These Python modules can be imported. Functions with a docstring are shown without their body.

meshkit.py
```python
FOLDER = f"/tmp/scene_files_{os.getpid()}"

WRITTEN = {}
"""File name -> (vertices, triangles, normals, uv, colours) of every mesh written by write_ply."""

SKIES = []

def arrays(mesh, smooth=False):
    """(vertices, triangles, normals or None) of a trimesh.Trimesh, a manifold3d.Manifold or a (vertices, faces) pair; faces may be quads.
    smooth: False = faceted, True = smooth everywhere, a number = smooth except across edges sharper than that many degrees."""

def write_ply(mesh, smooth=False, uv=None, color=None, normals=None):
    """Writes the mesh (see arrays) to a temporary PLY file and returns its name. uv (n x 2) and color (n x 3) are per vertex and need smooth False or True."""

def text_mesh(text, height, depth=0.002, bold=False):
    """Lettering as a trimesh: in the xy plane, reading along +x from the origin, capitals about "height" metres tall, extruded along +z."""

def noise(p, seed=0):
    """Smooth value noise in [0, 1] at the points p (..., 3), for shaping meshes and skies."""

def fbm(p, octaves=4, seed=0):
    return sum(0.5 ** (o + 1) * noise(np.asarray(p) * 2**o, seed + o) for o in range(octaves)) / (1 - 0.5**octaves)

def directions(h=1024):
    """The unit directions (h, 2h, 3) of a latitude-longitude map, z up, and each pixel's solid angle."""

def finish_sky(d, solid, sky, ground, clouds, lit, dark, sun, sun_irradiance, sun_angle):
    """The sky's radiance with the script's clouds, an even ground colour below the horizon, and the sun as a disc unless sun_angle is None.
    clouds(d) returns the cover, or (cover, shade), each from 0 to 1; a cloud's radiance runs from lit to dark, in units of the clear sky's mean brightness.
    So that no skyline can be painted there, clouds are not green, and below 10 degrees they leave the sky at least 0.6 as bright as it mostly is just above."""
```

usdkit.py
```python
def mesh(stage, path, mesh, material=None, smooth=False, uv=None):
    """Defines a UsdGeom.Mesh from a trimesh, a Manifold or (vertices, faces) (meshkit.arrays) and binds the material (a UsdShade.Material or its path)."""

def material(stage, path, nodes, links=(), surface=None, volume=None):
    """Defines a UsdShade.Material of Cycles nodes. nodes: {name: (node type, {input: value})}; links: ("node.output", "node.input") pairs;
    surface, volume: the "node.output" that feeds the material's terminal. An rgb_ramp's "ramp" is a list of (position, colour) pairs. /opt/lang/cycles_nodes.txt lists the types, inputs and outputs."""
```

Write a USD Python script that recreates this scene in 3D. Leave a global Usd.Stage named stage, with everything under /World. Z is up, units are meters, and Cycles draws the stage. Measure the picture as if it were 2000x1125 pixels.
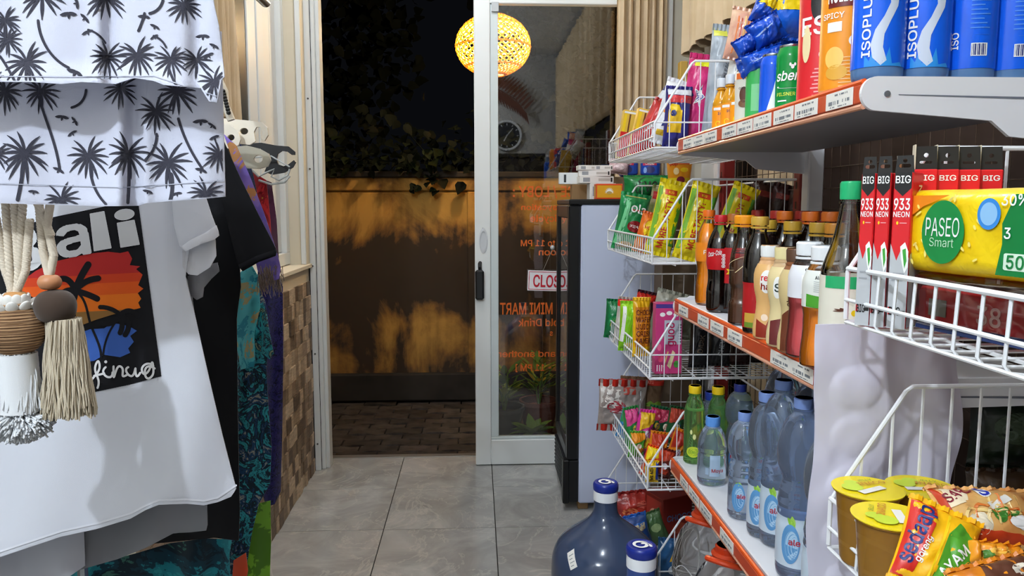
import math, random, sys
import numpy as np, trimesh, shapely
from shapely.geometry import Polygon, LineString, Point, box as sbox
from shapely import affinity
from scipy.spatial import Delaunay
from scipy.interpolate import PchipInterpolator
sys.path.insert(0, '/opt/lang')
import usdkit, meshkit
from pxr import Usd, UsdGeom, UsdLux, Gf, Sdf, UsdShade

stage = Usd.Stage.CreateInMemory()
UsdGeom.SetStageUpAxis(stage, 'Z'); UsdGeom.SetStageMetersPerUnit(stage, 1.0)
UsdGeom.Xform.Define(stage, '/World')
rng = np.random.default_rng(7); random.seed(7)

# ------------------------------------------------------------------ camera, sky, lights, exposure
FPX = 1500.0
EYE = np.array([0.0, 0.0, 1.16])
TH = math.atan(162.5 / FPX); PH = math.atan(math.cos(TH) * 70 / FPX)
FH = np.array([math.sin(PH), math.cos(PH), 0]); RT = np.array([math.cos(PH), -math.sin(PH), 0])
FW = math.cos(TH) * FH - math.sin(TH) * np.array([0, 0, 1.0]); UP = math.sin(TH) * FH + math.cos(TH) * np.array([0, 0, 1.0])
cam = UsdGeom.Camera.Define(stage, '/World/camera')
cam.CreateHorizontalApertureAttr(36.0); cam.CreateVerticalApertureAttr(36.0 * 1125 / 2000)
cam.CreateFocalLengthAttr(36.0 * FPX / 2000); cam.CreateClippingRangeAttr((0.05, 500.0))
cam.CreateExposureAttr(0.0)
cam.AddTransformOp().Set(Gf.Matrix4d(*RT, 0, *UP, 0, *(-FW), 0, *EYE, 1))

dome = UsdLux.DomeLight.Define(stage, '/World/night_sky')
dome.CreateIntensityAttr(1.0); dome.CreateColorAttr(Gf.Vec3f(0.0009, 0.0010, 0.0013))

def bulb_light(name, pos, watts, color, radius=0.05):
    l = UsdLux.SphereLight.Define(stage, '/World/' + name)
    l.CreateRadiusAttr(radius); l.CreateIntensityAttr(watts); l.CreateColorAttr(Gf.Vec3f(*color))
    l.CreateNormalizeAttr(True); l.AddTranslateOp().Set(Gf.Vec3d(*pos))
    return l
COOL = (0.82, 0.91, 1.0)
LAMPS = [((-0.90, -0.62, 2.52), 35, COOL), ((0.0, 0.95, 2.60), 7, COOL), ((-0.15, 2.45, 2.60), 6.5, (.92, .95, 1.0))]
for i_, (p_, w_, c_) in enumerate(LAMPS):
    bulb_light('ceiling_lamp_light_%03d' % (i_ + 1), p_, w_, c_, 0.045)
bulb_light('rattan_bulb_light', (0.093, 4.2, 2.05), 33, (1.0, .76, .42), 0.04)

# ------------------------------------------------------------------ helpers
def _ray(px, py):
    px = np.asarray(px, float); py = np.asarray(py, float)
    return FW + RT * ((px - 1000) / FPX)[..., None] + UP * ((562.5 - py) / FPX)[..., None]
def P(px, py, Y):
    d = _ray(px, py); return EYE + d * (np.asarray(Y, float) / d[..., 1])[..., None]
def PX(px, py, X):
    d = _ray(px, py); return EYE + d * (X / d[..., 0])[..., None]
def PZ(px, py, Z):
    d = _ray(px, py); return EYE + d * ((Z - EYE[2]) / d[..., 2])[..., None]

def at_x(px, X, z):      # the depth at which a point of the line x=X, height z shows in column px
    k = (px - 1000) / FPX; g = np.array([X, 0, z - EYE[2]]); w = RT - k * FW
    return -(g @ w) / w[1]
def lin(h):
    c = np.array([int(h[i:i + 2], 16) for i in (0, 2, 4)]) / 255.0
    return tuple(np.where(c <= 0.04045, c / 12.92, ((c + 0.055) / 1.055) ** 2.4))
_mats = {}
def _mk(key, nodes, links, surface):
    if key not in _mats:
        nm = ''.join(ch if ch.isalnum() else '_' for ch in key)
        _mats[key] = usdkit.material(stage, '/World/Looks/' + nm, nodes, links, surface)
    return _mats[key]
def M(h, rough=.5, metal=0, spec=.5, trans=0, ior=1.45, coat=0):
    return _mk('plain_%s_%g_%g_%g_%g_%g' % (h, rough, metal, spec, trans, ior),
               {'p': ('principled_bsdf', {'base_color': lin(h), 'roughness': rough, 'metallic': metal, 'specular_ior_level': spec, 'transmission_weight': trans, 'ior': ior})}, [], 'p.BSDF')
def foil(h, h2=None, rough=.28):      # glossy packaging film with crumple relief
    h2 = h2 or h; return _mk('film_%s_%s_%g' % (h, h2, rough),
               {'t': ('texture_coordinate', {}), 'n': ('noise_texture', {'scale': 38, 'detail': 3, 'distortion': .6}), 'n2': ('noise_texture', {'scale': 16, 'detail': 2}),
                'r': ('rgb_ramp', {'ramp': [(.42, lin(h)), (.6, lin(h2 or h))]}),
                'b': ('bump', {'strength': .35, 'distance': .006}), 'p': ('principled_bsdf', {'roughness': rough})},
               [('t.object', 'n.vector'), ('t.object', 'n2.vector'), ('n2.fac', 'r.fac'), ('n.fac', 'b.height'), ('b.normal', 'p.normal'), ('r.color', 'p.base_color')], 'p.BSDF')
def cloth(h, scale=900, h2=None, sheen=.2):
    return _mk('cloth_%s_%s' % (h, h2),
               {'t': ('texture_coordinate', {}), 'n': ('noise_texture', {'scale': scale, 'detail': 2}), 'm': ('noise_texture', {'scale': 14, 'detail': 3}),
                'r': ('rgb_ramp', {'ramp': [(.35, lin(h)), (.65, lin(h2 or h))]}),
                'b': ('bump', {'strength': .12, 'distance': .001}), 'p': ('principled_bsdf', {'roughness': .9, 'sheen_weight': sheen, 'specular_ior_level': .15})},
               [('t.object', 'n.vector'), ('t.object', 'm.vector'), ('m.fac', 'r.fac'), ('n.fac', 'b.height'), ('b.normal', 'p.normal'), ('r.color', 'p.base_color')], 'p.BSDF')
def batik(key, cols, scale=30, dist=2.0):
    ramp = []
    for i, c in enumerate(cols):
        a = .25 + .5 * i / len(cols); ramp += [(a, lin(c)), (a + .5 / len(cols) - .012, lin(c))]
    return _mk('batik_' + key,
               {'t': ('texture_coordinate', {}), 'n': ('noise_texture', {'scale': scale, 'detail': 5, 'roughness': .65, 'distortion': dist}),
                'r': ('rgb_ramp', {'ramp': ramp}), 'p': ('principled_bsdf', {'roughness': .85, 'sheen_weight': .15, 'specular_ior_level': .2})},
               [('t.object', 'n.vector'), ('n.fac', 'r.fac'), ('r.color', 'p.base_color')], 'p.BSDF')
def clear(key='clear', tint=(1, 1, 1), rough=.04, ior=1.45, minr=0.0):      # thin clear plastic or pane: transparent with a fresnel gloss
    return _mk('thin_%s' % key,
               {'f': ('fresnel', {'IOR': ior}), 'a': ('math', {'math_type': 'add', 'value2': minr, 'use_clamp': True}), 'tr': ('transparent_bsdf', {'color': tint}),
                'g': ('glossy_bsdf', {'roughness': rough, 'color': (1, 1, 1)}), 'm': ('mix_closure', {})},
               [('f.fac', 'a.value1'), ('a.value', 'm.fac'), ('tr.BSDF', 'm.closure1'), ('g.BSDF', 'm.closure2')], 'm.closure')
def emit(key, color, strength):
    return _mk('glow_' + key, {'e': ('emission', {'color': color, 'strength': strength})}, [], 'e.emission')

class Node:
    def __init__(s, path, at=(0, 0, 0)): s.path = path; s.at = np.asarray(at, float); s.n = {}
    @property
    def prim(s): return stage.GetPrimAtPath(s.path)
_used = {}
def _num(d, name):
    k = d.get(name, 0); d[name] = k + 1
    return name if k == 0 else '%s_%03d' % (name, k)
def data(prim, **kw):
    for k, v in kw.items():
        if v: prim.SetCustomDataByKey(k, v)
def mat4(R=None, t=(0, 0, 0), s=1.0):
    A = np.eye(4); A[:3, :3] = (np.eye(3) if R is None else R) * s; A[:3, 3] = t; return A
def rot(z=0, x=0, y=0):     # degrees; y then x then z
    r = lambda a, i: trimesh.transformations.rotation_matrix(math.radians(a), np.eye(3)[i])[:3, :3]
    return r(z, 2) @ r(x, 0) @ r(y, 1)
def gf(A): return Gf.Matrix4d(*A.T.ravel().tolist())
def thing(name, label, cat, A=None, at=None, group=None, kind=None):
    if A is None: A = mat4(t=(0, 0, 0) if at is None else at)
    path = '/World/' + _num(_used, name)
    x = UsdGeom.Xform.Define(stage, path); x.AddTransformOp().Set(gf(A))
    data(x.GetPrim(), label=label, category=cat, group=group, kind=kind)
    return Node(path, (0, 0, 0) if at is None else at)
def part(node, name, mesh, m, label=None, smooth=35, w=False, kind=None):
    path = node.path + '/' + _num(node.n, name)
    if w:
        v, f = (np.array(mesh.vertices), np.array(mesh.faces)); mesh = trimesh.Trimesh(v - node.at, f, process=False)
    usdkit.mesh(stage, path, mesh, m, smooth=smooth)
    data(stage.GetPrimAtPath(path), label=label, kind=kind)
    return Node(path, node.at)
def lone(name, mesh, m, label, cat, at=(0, 0, 0), A=None, group=None, kind=None, smooth=35):
    path = '/World/' + _num(_used, name)
    v = np.array(mesh.vertices) - (np.asarray(at) if A is None else 0)
    g = usdkit.mesh(stage, path, trimesh.Trimesh(v, np.array(mesh.faces), process=False), m, smooth=smooth)
    g.AddTransformOp().Set(gf(mat4(t=at) if A is None else A))
    data(g.GetPrim(), label=label, category=cat, group=group, kind=kind)
    return Node(path, at)
def struct(name, mesh, m, parent=None, smooth=35):
    if parent is not None: return part(parent, name, mesh, m, smooth=smooth)
    path = '/World/' + _num(_used, name); usdkit.mesh(stage, path, mesh, m, smooth=smooth)
    data(stage.GetPrimAtPath(path), kind='structure'); return Node(path)
def dup(src, A, label=None, group=None):
    was = src.prim.GetCustomData(); base = src.path.rsplit('/', 1)[1]
    if base[-4:-3] == '_' and base[-3:].isdigit(): base = base[:-4]
    path = '/World/' + _num(_used, base)
    x = UsdGeom.Xform.Define(stage, path); x.AddTransformOp().Set(gf(A)); pr = x.GetPrim()
    data(pr, label=label or was['label'], category=was['category'], group=group or was.get('group'))
    pr.GetReferences().AddInternalReference(src.path); pr.SetInstanceable(True)
    return Node(path)

def cat(ms): return trimesh.util.concatenate([m for m in ms if m is not None and len(m.faces)])
def cbox(lo, hi, c=0.002):      # chamfered box
    lo, hi = np.minimum(lo, hi).astype(float), np.maximum(lo, hi).astype(float); c = min(c, .3 * (hi - lo).min())
    pts = []
    for sx in (0, 1):
        for sy in (0, 1):
            for sz in (0, 1):
                k = np.array([sx, sy, sz]); p = np.where(k, hi, lo); d = np.where(k, -c, c)
                for a in range(3):
                    q = p + d; q[a] = p[a]; pts.append(q)
    m = trimesh.convex.convex_hull(np.array(pts)); return m
def bx(lo, hi): return trimesh.creation.box(bounds=[np.minimum(lo, hi), np.maximum(lo, hi)])
def tube(pts, r, n=6, closed=False):
    p = np.asarray(pts, float); k = len(p)
    t = (np.roll(p, -1, 0) - np.roll(p, 1, 0)) if closed else np.gradient(p, axis=0)
    t /= np.linalg.norm(t, axis=1, keepdims=True) + 1e-12
    a = np.cross(t[0], [0, 0, 1.0] if abs(t[0][2]) < .9 else [1.0, 0, 0]); A = []
    for i in range(k):
        a = a - t[i] * (a @ t[i]); a /= np.linalg.norm(a) + 1e-12; A.append(a)
    A = np.array(A); B = np.cross(t, A); ang = np.arange(n) * 2 * np.pi / n
    r = np.broadcast_to(r, (k,))
    v = p[:, None] + r[:, None, None] * (np.cos(ang)[None, :, None] * A[:, None] + np.sin(ang)[None, :, None] * B[:, None])
    v = v.reshape(-1, 3); f = []
    for i in range(k if closed else k - 1):
        for j in range(n):
            a0, b0 = i * n + j, i * n + (j + 1) % n; i2 = (i + 1) % k
            c0, d0 = i2 * n + (j + 1) % n, i2 * n + j
            f += [[a0, b0, c0], [a0, c0, d0]]
    if not closed:
        for e, fl in ((0, 1), (k - 1, 0)):
            for j in range(1, n - 1):
                q = [e * n, e * n + j, e * n + j + 1]; f.append(q[::-1] if fl else q)
    return trimesh.Trimesh(v, f, process=False)
def lathe(prof, n=24, spl=0, flute=None):
    p = np.array(prof, float)
    if spl:
        s = np.concatenate([[0], np.cumsum(np.linalg.norm(np.diff(p, axis=0), axis=1) + 1e-9)])
        ss = np.unique(np.concatenate([np.linspace(s[i], s[i + 1], spl + 1) for i in range(len(s) - 1)]))
        p = np.stack([PchipInterpolator(s, p[:, 0])(ss), PchipInterpolator(s, p[:, 1])(ss)], 1)
    p[:, 0] = np.maximum(p[:, 0], 1e-5)
    ang = np.arange(n) * 2 * np.pi / n; k = len(p)
    R = p[:, 0][:, None] * np.ones(n)
    if flute is not None: R = R * flute(ang[None, :], p[:, 1][:, None])
    v = np.stack([R * np.cos(ang), R * np.sin(ang), np.repeat(p[:, 1:2], n, 1)], -1).reshape(-1, 3); f = []
    for i in range(k - 1):
        for j in range(n):
            a, b, c, d = i * n + j, i * n + (j + 1) % n, (i + 1) * n + (j + 1) % n, (i + 1) * n + j
            f += [[a, b, c], [a, c, d]]
    return trimesh.Trimesh(v, f, process=False)
def gridmesh(X, closed_u=False):     # X: (nu, nv, 3)
    nu, nv = X.shape[:2]; i, j = np.meshgrid(np.arange(nu if closed_u else nu - 1), np.arange(nv - 1), indexing='ij')
    i2 = (i + 1) % nu
    q = np.stack([i * nv + j, i2 * nv + j, i2 * nv + j + 1, i * nv + j + 1], -1).reshape(-1, 4)
    return trimesh.Trimesh(X.reshape(-1, 3), np.vstack([q[:, [0, 1, 2]], q[:, [0, 2, 3]]]), process=False)
def tf(m, A):
    m = m.copy(); m.apply_transform(A); return m
def mv(m, *t): return tf(m, mat4(t=t))
def polys(g): return [q for q in getattr(g, 'geoms', [g]) if q.geom_type == 'Polygon' and q.area > 1e-12]
def flat(geom, maxe=None):      # shapely geometry -> (verts2d, faces), refined
    V, F, n = [], [], 0
    for q in polys(geom):
        v, f = trimesh.creation.triangulate_polygon(q, engine='earcut')
        v = np.asarray(v); f = np.asarray(f)
        if len(f) == 0: continue
        V.append(v); F.append(f + n); n += len(v)
    if not V: return np.zeros((0, 2)), np.zeros((0, 3), int)
    v, f = np.vstack(V), np.vstack(F)
    a = v[f]; ar = (a[:, 1, 0] - a[:, 0, 0]) * (a[:, 2, 1] - a[:, 0, 1]) - (a[:, 2, 0] - a[:, 0, 0]) * (a[:, 1, 1] - a[:, 0, 1])
    f[ar < 0] = f[ar < 0][:, ::-1]
    if maxe:
        v3, f = trimesh.remesh.subdivide_to_size(np.c_[v, np.zeros(len(v))], f, maxe, max_iter=12); v = v3[:, :2]
    return v, f
def decal(fn, geom, off=.0005, maxe=None):     # fn(u, v, off) -> points
    v, f = flat(geom, maxe)
    if len(f) == 0: return None
    return trimesh.Trimesh(fn(v[:, 0], v[:, 1], off), f, process=False)
_tc = {}
def text2d(s, bold=True):       # lettering as flat triangles, capitals of height 1, centred
    if (s, bold) not in _tc:
        m = meshkit.text_mesh(s, 1.0, depth=.1, bold=bold)
        fn = m.face_normals[:, 2] > .9; used = np.unique(m.faces[fn]); ix = -np.ones(len(m.vertices), int); ix[used] = np.arange(len(used))
        v = m.vertices[used][:, :2]; _tc[(s, bold)] = (v - (v.min(0) + v.max(0)) / 2, ix[m.faces[fn]], v.max(0) - v.min(0))
    return _tc[(s, bold)]
def letters(fn, s, u, v, h, rotd=0, sx=1.0, off=.0008, bold=True, width=None, su=1.0, sv=1.0, shear=0):
    p, f, ext = text2d(s, bold); p = p * h
    if width: sx = width / (ext[0] * h)
    p = p * [sx, 1]; p = p + np.c_[p[:, 1] * shear, np.zeros(len(p))]
    a = math.radians(rotd); p = p @ np.array([[math.cos(a), math.sin(a)], [-math.sin(a), math.cos(a)]])
    return trimesh.Trimesh(fn(u + p[:, 0] / su, v + p[:, 1] / sv, off), f, process=False)
def stroke(pts, wdt, smooth=True, n=10):
    p = np.asarray(pts, float)
    if smooth and len(p) > 2:
        s = np.concatenate([[0], np.cumsum(np.linalg.norm(np.diff(p, axis=0), axis=1))]); q = np.linspace(0, s[-1], n * (len(p) - 1))
        from scipy.interpolate import CubicSpline
        p = np.stack([CubicSpline(s, p[:, 0])(q), CubicSpline(s, p[:, 1])(q)], 1)
    return LineString(p).buffer(wdt / 2, quad_segs=3)
def blade(p0, ang, L, wdt, bend=0, n=6):     # tapered curved leaf outline
    t = np.linspace(0, 1, n); a = ang + bend * t
    c = np.array(p0) + np.cumsum(np.c_[np.cos(a), np.sin(a)] * L / n, 0) - np.array([math.cos(ang), math.sin(ang)]) * L / n; wd = wdt * np.sin(np.pi * (t * .9 + .07)) ** .8 / 2
    nrm = np.c_[-np.sin(a), np.cos(a)]
    return Polygon(np.vstack([c + nrm * wd[:, None], (c - nrm * wd[:, None])[::-1]])).buffer(0)
# ------------------------------------------------------------------ materials of the room
def tilemat(i):
    return _mk('floor_tile_%d' % i,
        {'t': ('texture_coordinate', {}), 'mp': ('mapping', {'location': (3.1 * i, 1.7 * i, 0), 'rotation': (0, 0, 1.3 * i)}),
         'n': ('noise_texture', {'scale': 4, 'detail': 6, 'roughness': .62, 'distortion': 1.1}), 'v': ('noise_texture', {'scale': 3.2, 'detail': 5, 'distortion': 1.2, 'roughness': .6}),
         'r': ('rgb_ramp', {'ramp': [(.3, lin('979795')), (.5, lin('a9a9a7')), (.68, lin('bcbcba'))]}),
         'rv': ('rgb_ramp', {'ramp': [(.485, (0, 0, 0)), (.5, (.5, .5, .5)), (.515, (0, 0, 0))]}),
         'mx': ('mix_color', {'b': lin('cfcbc4')}), 'p': ('principled_bsdf', {'roughness': .16, 'specular_ior_level': .5})},
        [('t.object', 'mp.vector'), ('mp.vector', 'n.vector'), ('mp.vector', 'v.vector'), ('n.fac', 'r.fac'), ('v.fac', 'rv.fac'), ('rv.color', 'mx.fac'), ('r.color', 'mx.a'), ('mx.result', 'p.base_color')], 'p.BSDF')
def plaster(key, a, b, scale=3, rough=.8):
    return _mk('plaster_' + key, {'t': ('texture_coordinate', {}), 'n': ('noise_texture', {'scale': scale, 'detail': 5}), 'r': ('rgb_ramp', {'ramp': [(.35, lin(a)), (.65, lin(b))]}), 'p': ('principled_bsdf', {'roughness': rough, 'specular_ior_level': .25})},
               [('t.object', 'n.vector'), ('n.fac', 'r.fac'), ('r.color', 'p.base_color')], 'p.BSDF')
WHITE_AL = M('e4e7e6', .35); CREAM = plaster('cream', 'ddd3bd', 'e2d8c4'); GROUT = M('33312f', .9)
WALLW = plaster('white', 'b9b6b0', 'c2bfb9')

# floor slab with its tiles
floor = struct('floor', bx((-1.75, -1.75, -.12), (1.12, 3.47, -.006)), GROUT)
T = .402; x0, y0 = -.338, 3.070
for i in range(-3, 4):
    for j in range(-13, 2):
        a = (max(x0 + i * T + .0016, -1.74), max(y0 + j * T + .0016, -1.74), -.006); b = (min(x0 + (i + 1) * T - .0016, 1.10), min(y0 + (j + 1) * T - .0016, 3.46), 0)
        if b[0] - a[0] > .02 and b[1] - a[1] > .02: part(floor, 'tile', cbox(a, b, .0005), tilemat((i * 3 + j * 5) % 4), smooth=False)
struct('ceiling', bx((-1.75, -1.75, 2.75), (1.12, 3.55, 2.85)), M('e8e8e6', .9))
struct('wall_back', bx((-1.75, -1.85, -.1), (1.12, -1.75, 2.75)), WALLW)
struct('wall_far_left', bx((-1.85, -1.75, -.1), (-1.75, 1.72, 2.75)), WALLW)
struct('wall_return', bx((-1.75, 1.60, 0), (-.86, 1.72, 2.75)), WALLW)
struct('wall_right', bx((1.02, -1.75, -.1), (1.12, 3.55, 2.75)), plaster('brown', '33251f', '3a2b24'))
# left window wall: plinth, reveals, header
wl = struct('wall_left', cat([bx((-.90, 1.60, 0), (-.717, 3.298, .900)), bx((-.90, 1.60, 2.35), (-.707, 3.298, 2.75)), bx((-.90, 1.60, .9), (-.707, 1.75, 2.35)), bx((-.90, 3.235, .9), (-.707, 3.298, 2.35))]), CREAM, smooth=False)
browns = ['75624f', '96806a', 'ad977d', 'bda68b', '857059', 'a38c72', 'c7b196', '665443']
def stonemat(h):
    return _mk('stone_tile_' + h, {'t': ('texture_coordinate', {}), 'mp': ('mapping', {'scale': (1, 1, 7)}), 'n': ('noise_texture', {'scale': 22, 'detail': 4}), 'r': ('rgb_ramp', {'ramp': [(.3, tuple(np.array(lin(h)) * .72)), (.7, tuple(np.array(lin(h)) * 1.25))]}), 'p': ('principled_bsdf', {'roughness': .5})},
               [('t.object', 'mp.vector'), ('mp.vector', 'n.vector'), ('n.fac', 'r.fac'), ('r.color', 'p.base_color')], 'p.BSDF')
TS = .0605; k = 0
for j in range(15):
    yy = 3.296; c = 0
    while yy > 2.19:
        wd = TS * (1.0 if (c + j) % 3 else .55)
        pr = .717 - rng.uniform(0, .007)
        if k < 298:
            part(wl, 'wall_tile', cbox((-.719, yy - wd + .0006, j * TS * .99 + .0006), (-pr + .004, yy - .0006, (j + 1) * TS * .99 - .0006), .0014), stonemat(browns[rng.integers(8)]), smooth=False); k += 1
        yy -= wd; c += 1
rest = [cbox((-.719, 2.185 - (q + 1) * TS + .0006, j * TS * .99 + .0006), (-.709, 2.185 - q * TS - .0006, (j + 1) * TS * .99 - .0006), .0014) for j in range(15) for q in range(10)]
part(wl, 'wall_tile_field', cat(rest), stonemat(browns[1]), kind='stuff', smooth=False)
part(wl, 'sill_board', cbox((-.90, 1.75, .895), (-.699, 3.30, .912), .002), CREAM, smooth=False)
win = thing('window_1', '', '', at=(-.8, 2.44, 1.6)); data(win.prim, kind='structure'); win.prim.ClearCustomDataByKey('label')
fr = WHITE_AL
part(win, 'window_frame', cat([cbox((-.83, 1.75, .915), (-.775, 3.235, .965)), cbox((-.83, 1.75, 2.30), (-.775, 3.235, 2.35)), cbox((-.83, 1.75, .965), (-.775, 1.80, 2.3)), cbox((-.83, 3.19, .965), (-.775, 3.235, 2.3))]), fr, w=True, smooth=False)
part(win, 'window_stile', cat([cbox((-.815, 2.80, .965), (-.795, 2.90, 2.3)), cbox((-.825, 2.905, .965), (-.79, 2.985, 2.3))]), fr, w=True, smooth=False)
part(win, 'pane', bx((-.806, 1.80, .965), (-.801, 2.80, 2.3)), clear('window', (.22, .20, .12), .25, 1.45, .0), w=True, smooth=False)
for ya, yb_ in ((2.988, 3.095), (3.098, 3.188)):      # white boards filling the far part of the window
    part(win, 'panel_board', cbox((-.812, ya, .967), (-.797, yb_, 2.298), .002), M('e6e6e2', .5), w=True, smooth=False)
# strips of the far reveal
tr = struct('trim_1', cat([cbox((-.728, 3.225, .913), (-.708, 3.234, 2.35))]), WHITE_AL, smooth=False)

# ---- shopfront: jamb, header, sliding leaf
d1 = thing('door_1', '', '', at=(-.68, 3.42, 0)); data(d1.prim, kind='structure'); d1.prim.ClearCustomDataByKey('label')
part(d1, 'jamb', cat([cbox((-.713, 3.302, 0), (-.686, 3.44, 2.3)), cbox((-.686, 3.32, 0), (-.668, 3.44, 2.3)), cbox((-.668, 3.335, 0), (-.652, 3.40, 2.3))]), WHITE_AL, w=True, smooth=False)
part(d1, 'seal_strip', cat([bx((-.688, 3.3175, 0), (-.6845, 3.321, 2.3)), bx((-.714, 3.2995, 0), (-.7085, 3.3015, 2.3))]), M('2b2c2e', .7), w=True, smooth=False)
for z_ in (.12, .52, .9, 1.31, 1.6):
    part(d1, 'screw', tf(trimesh.creation.cylinder(.004, .003, sections=10), mat4(rot(x=90), (-.698, 3.301, z_))), M('6d6f70', .4, 1), w=True)
part(d1, 'header', cat([cbox((-.713, 3.31, 2.06), (1.02, 3.44, 2.16))]), WHITE_AL, w=True, smooth=False)
part(d1, 'threshold', cbox((-.713, 3.46, -.02), (1.02, 3.50, .003), .001), M('8c8a86', .4, .5), w=True, smooth=False)
struct('wall_front', cat([bx((-.90, 3.31, 2.16), (1.02, 3.46, 2.75)), bx((-.90, 3.302, -.1), (-.714, 3.46, 2.16)), bx((.80, 3.372, 0), (1.02, 3.46, 2.06))]), CREAM, smooth=False)
leaf = thing('sliding_door', 'white aluminium sliding door leaf with a tall glass pane and orange lettering', 'door', at=(.40, 3.35, 0))
xL, xS, xR = -.007, .062, .84
part(leaf, 'stile', cat([cbox((xL, 3.33, .004), (xS, 3.37, 2.06), .003)]), WHITE_AL, w=True, smooth=False)
part(leaf, 'stile', cbox((xR - .06, 3.33, .004), (xR, 3.37, 2.06), .003), WHITE_AL, w=True, smooth=False)
part(leaf, 'glazing_bead', cat([cbox((xS, 3.338, .13), (xS + .034, 3.362, 2.0), .002), cbox((xS, 3.336, .118), (xR - .06, 3.364, .130), .002)]), M('cfd8d8', .35), w=True, smooth=False)
part(leaf, 'top_rail', cbox((xS, 3.33, 2.0), (xR - .06, 3.37, 2.06), .003), WHITE_AL, w=True, smooth=False)
part(leaf, 'bottom_rail', cbox((xS, 3.33, .004), (xR - .06, 3.37, .118), .003), WHITE_AL, w=True, smooth=False)
GY = 3.35
part(leaf, 'pane', bx((xS + .02, GY - .002, .125), (xR - .05, GY + .003, 2.01)), clear('door', (1, 1, 1), .015, 1.5, .03), w=True, smooth=False)
hp = part(leaf, 'recessed_pull', cat([tf(lathe([(.0, 0), (.019, 0), (.019, .003), (.014, .0045), (.014, .001), (0, .001)], 20), mat4(rot(x=90) @ np.diag([1, 2.9, 1.0]), P(944, 470, 3.33)))]), M('c9ccd0', .3), w=True)
part(leaf, 'screw', tf(trimesh.creation.cylinder(.003, .003, sections=8), mat4(rot(x=90), P(943, 446, 3.329))), M('777777', .4, 1), w=True)
lk = P(938, 552, 3.315)
hb = part(leaf, 'pull_handle', cat([cbox(lk + [-.022, -.012, -.075], lk + [.016, .014, .055], .012), tube([lk + [.0, .012, .045], lk + [-.002, .0, .07], lk + [-.002, .006, .082], lk + [0, .016, .085]], .008, 8)]), M('17181a', .5), label='black pull handle', w=True)
part(leaf, 'track_bracket', cat([cbox(P(960, 22, 3.325), P(974, 4, 3.33) + [0, .006, 0], .001)]), M('b8bcbe', .4), w=True, smooth=False)
# orange lettering on the outer face of the pane: seen from inside it is mirrored
def glassfn(u, v, off): return np.stack([np.asarray(u), np.full_like(np.asarray(u, float), GY + .0045 + off * 0), np.asarray(v)], -1)
ORL = M('ff7a1e', .5)
def vinyl(px0, px1, py, hpx, s, bold=True):
    c = P((px0 + px1) / 2, py, GY); wd = (px1 - px0) * GY / FPX; h = hpx * GY / FPX
    p, f, ext = text2d(s, bold); q = p * [wd / ext[0], h / ext[1]]
    part(leaf, 'lettering', trimesh.Trimesh(glassfn(c[0] - q[:, 0], c[2] + q[:, 1], 0), f[:, ::-1], process=False), ORL, label='orange vinyl lettering', smooth=False, w=True)
for v_ in ((1002, 1178, 375, 25, 'OFFICE / LOBY :'), (1018, 1104, 406, 14, 'staycation'), (1036, 1098, 428, 17, 'bicycle'), (1017, 1108, 475, 13, '11 to 11 PM'), (1052, 1098, 494, 10, 'noon'), (966, 1124, 603, 24, 'MIN MINI MART :'),
           (1012, 1106, 630, 16, 'Cold Drink'), (1074, 1080, 652, 9, 's'), (972, 1110, 693, 16, 'ry and another'), (1006, 1104, 719, 17, '11 - 11 PM ]')): vinyl(*v_)

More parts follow.
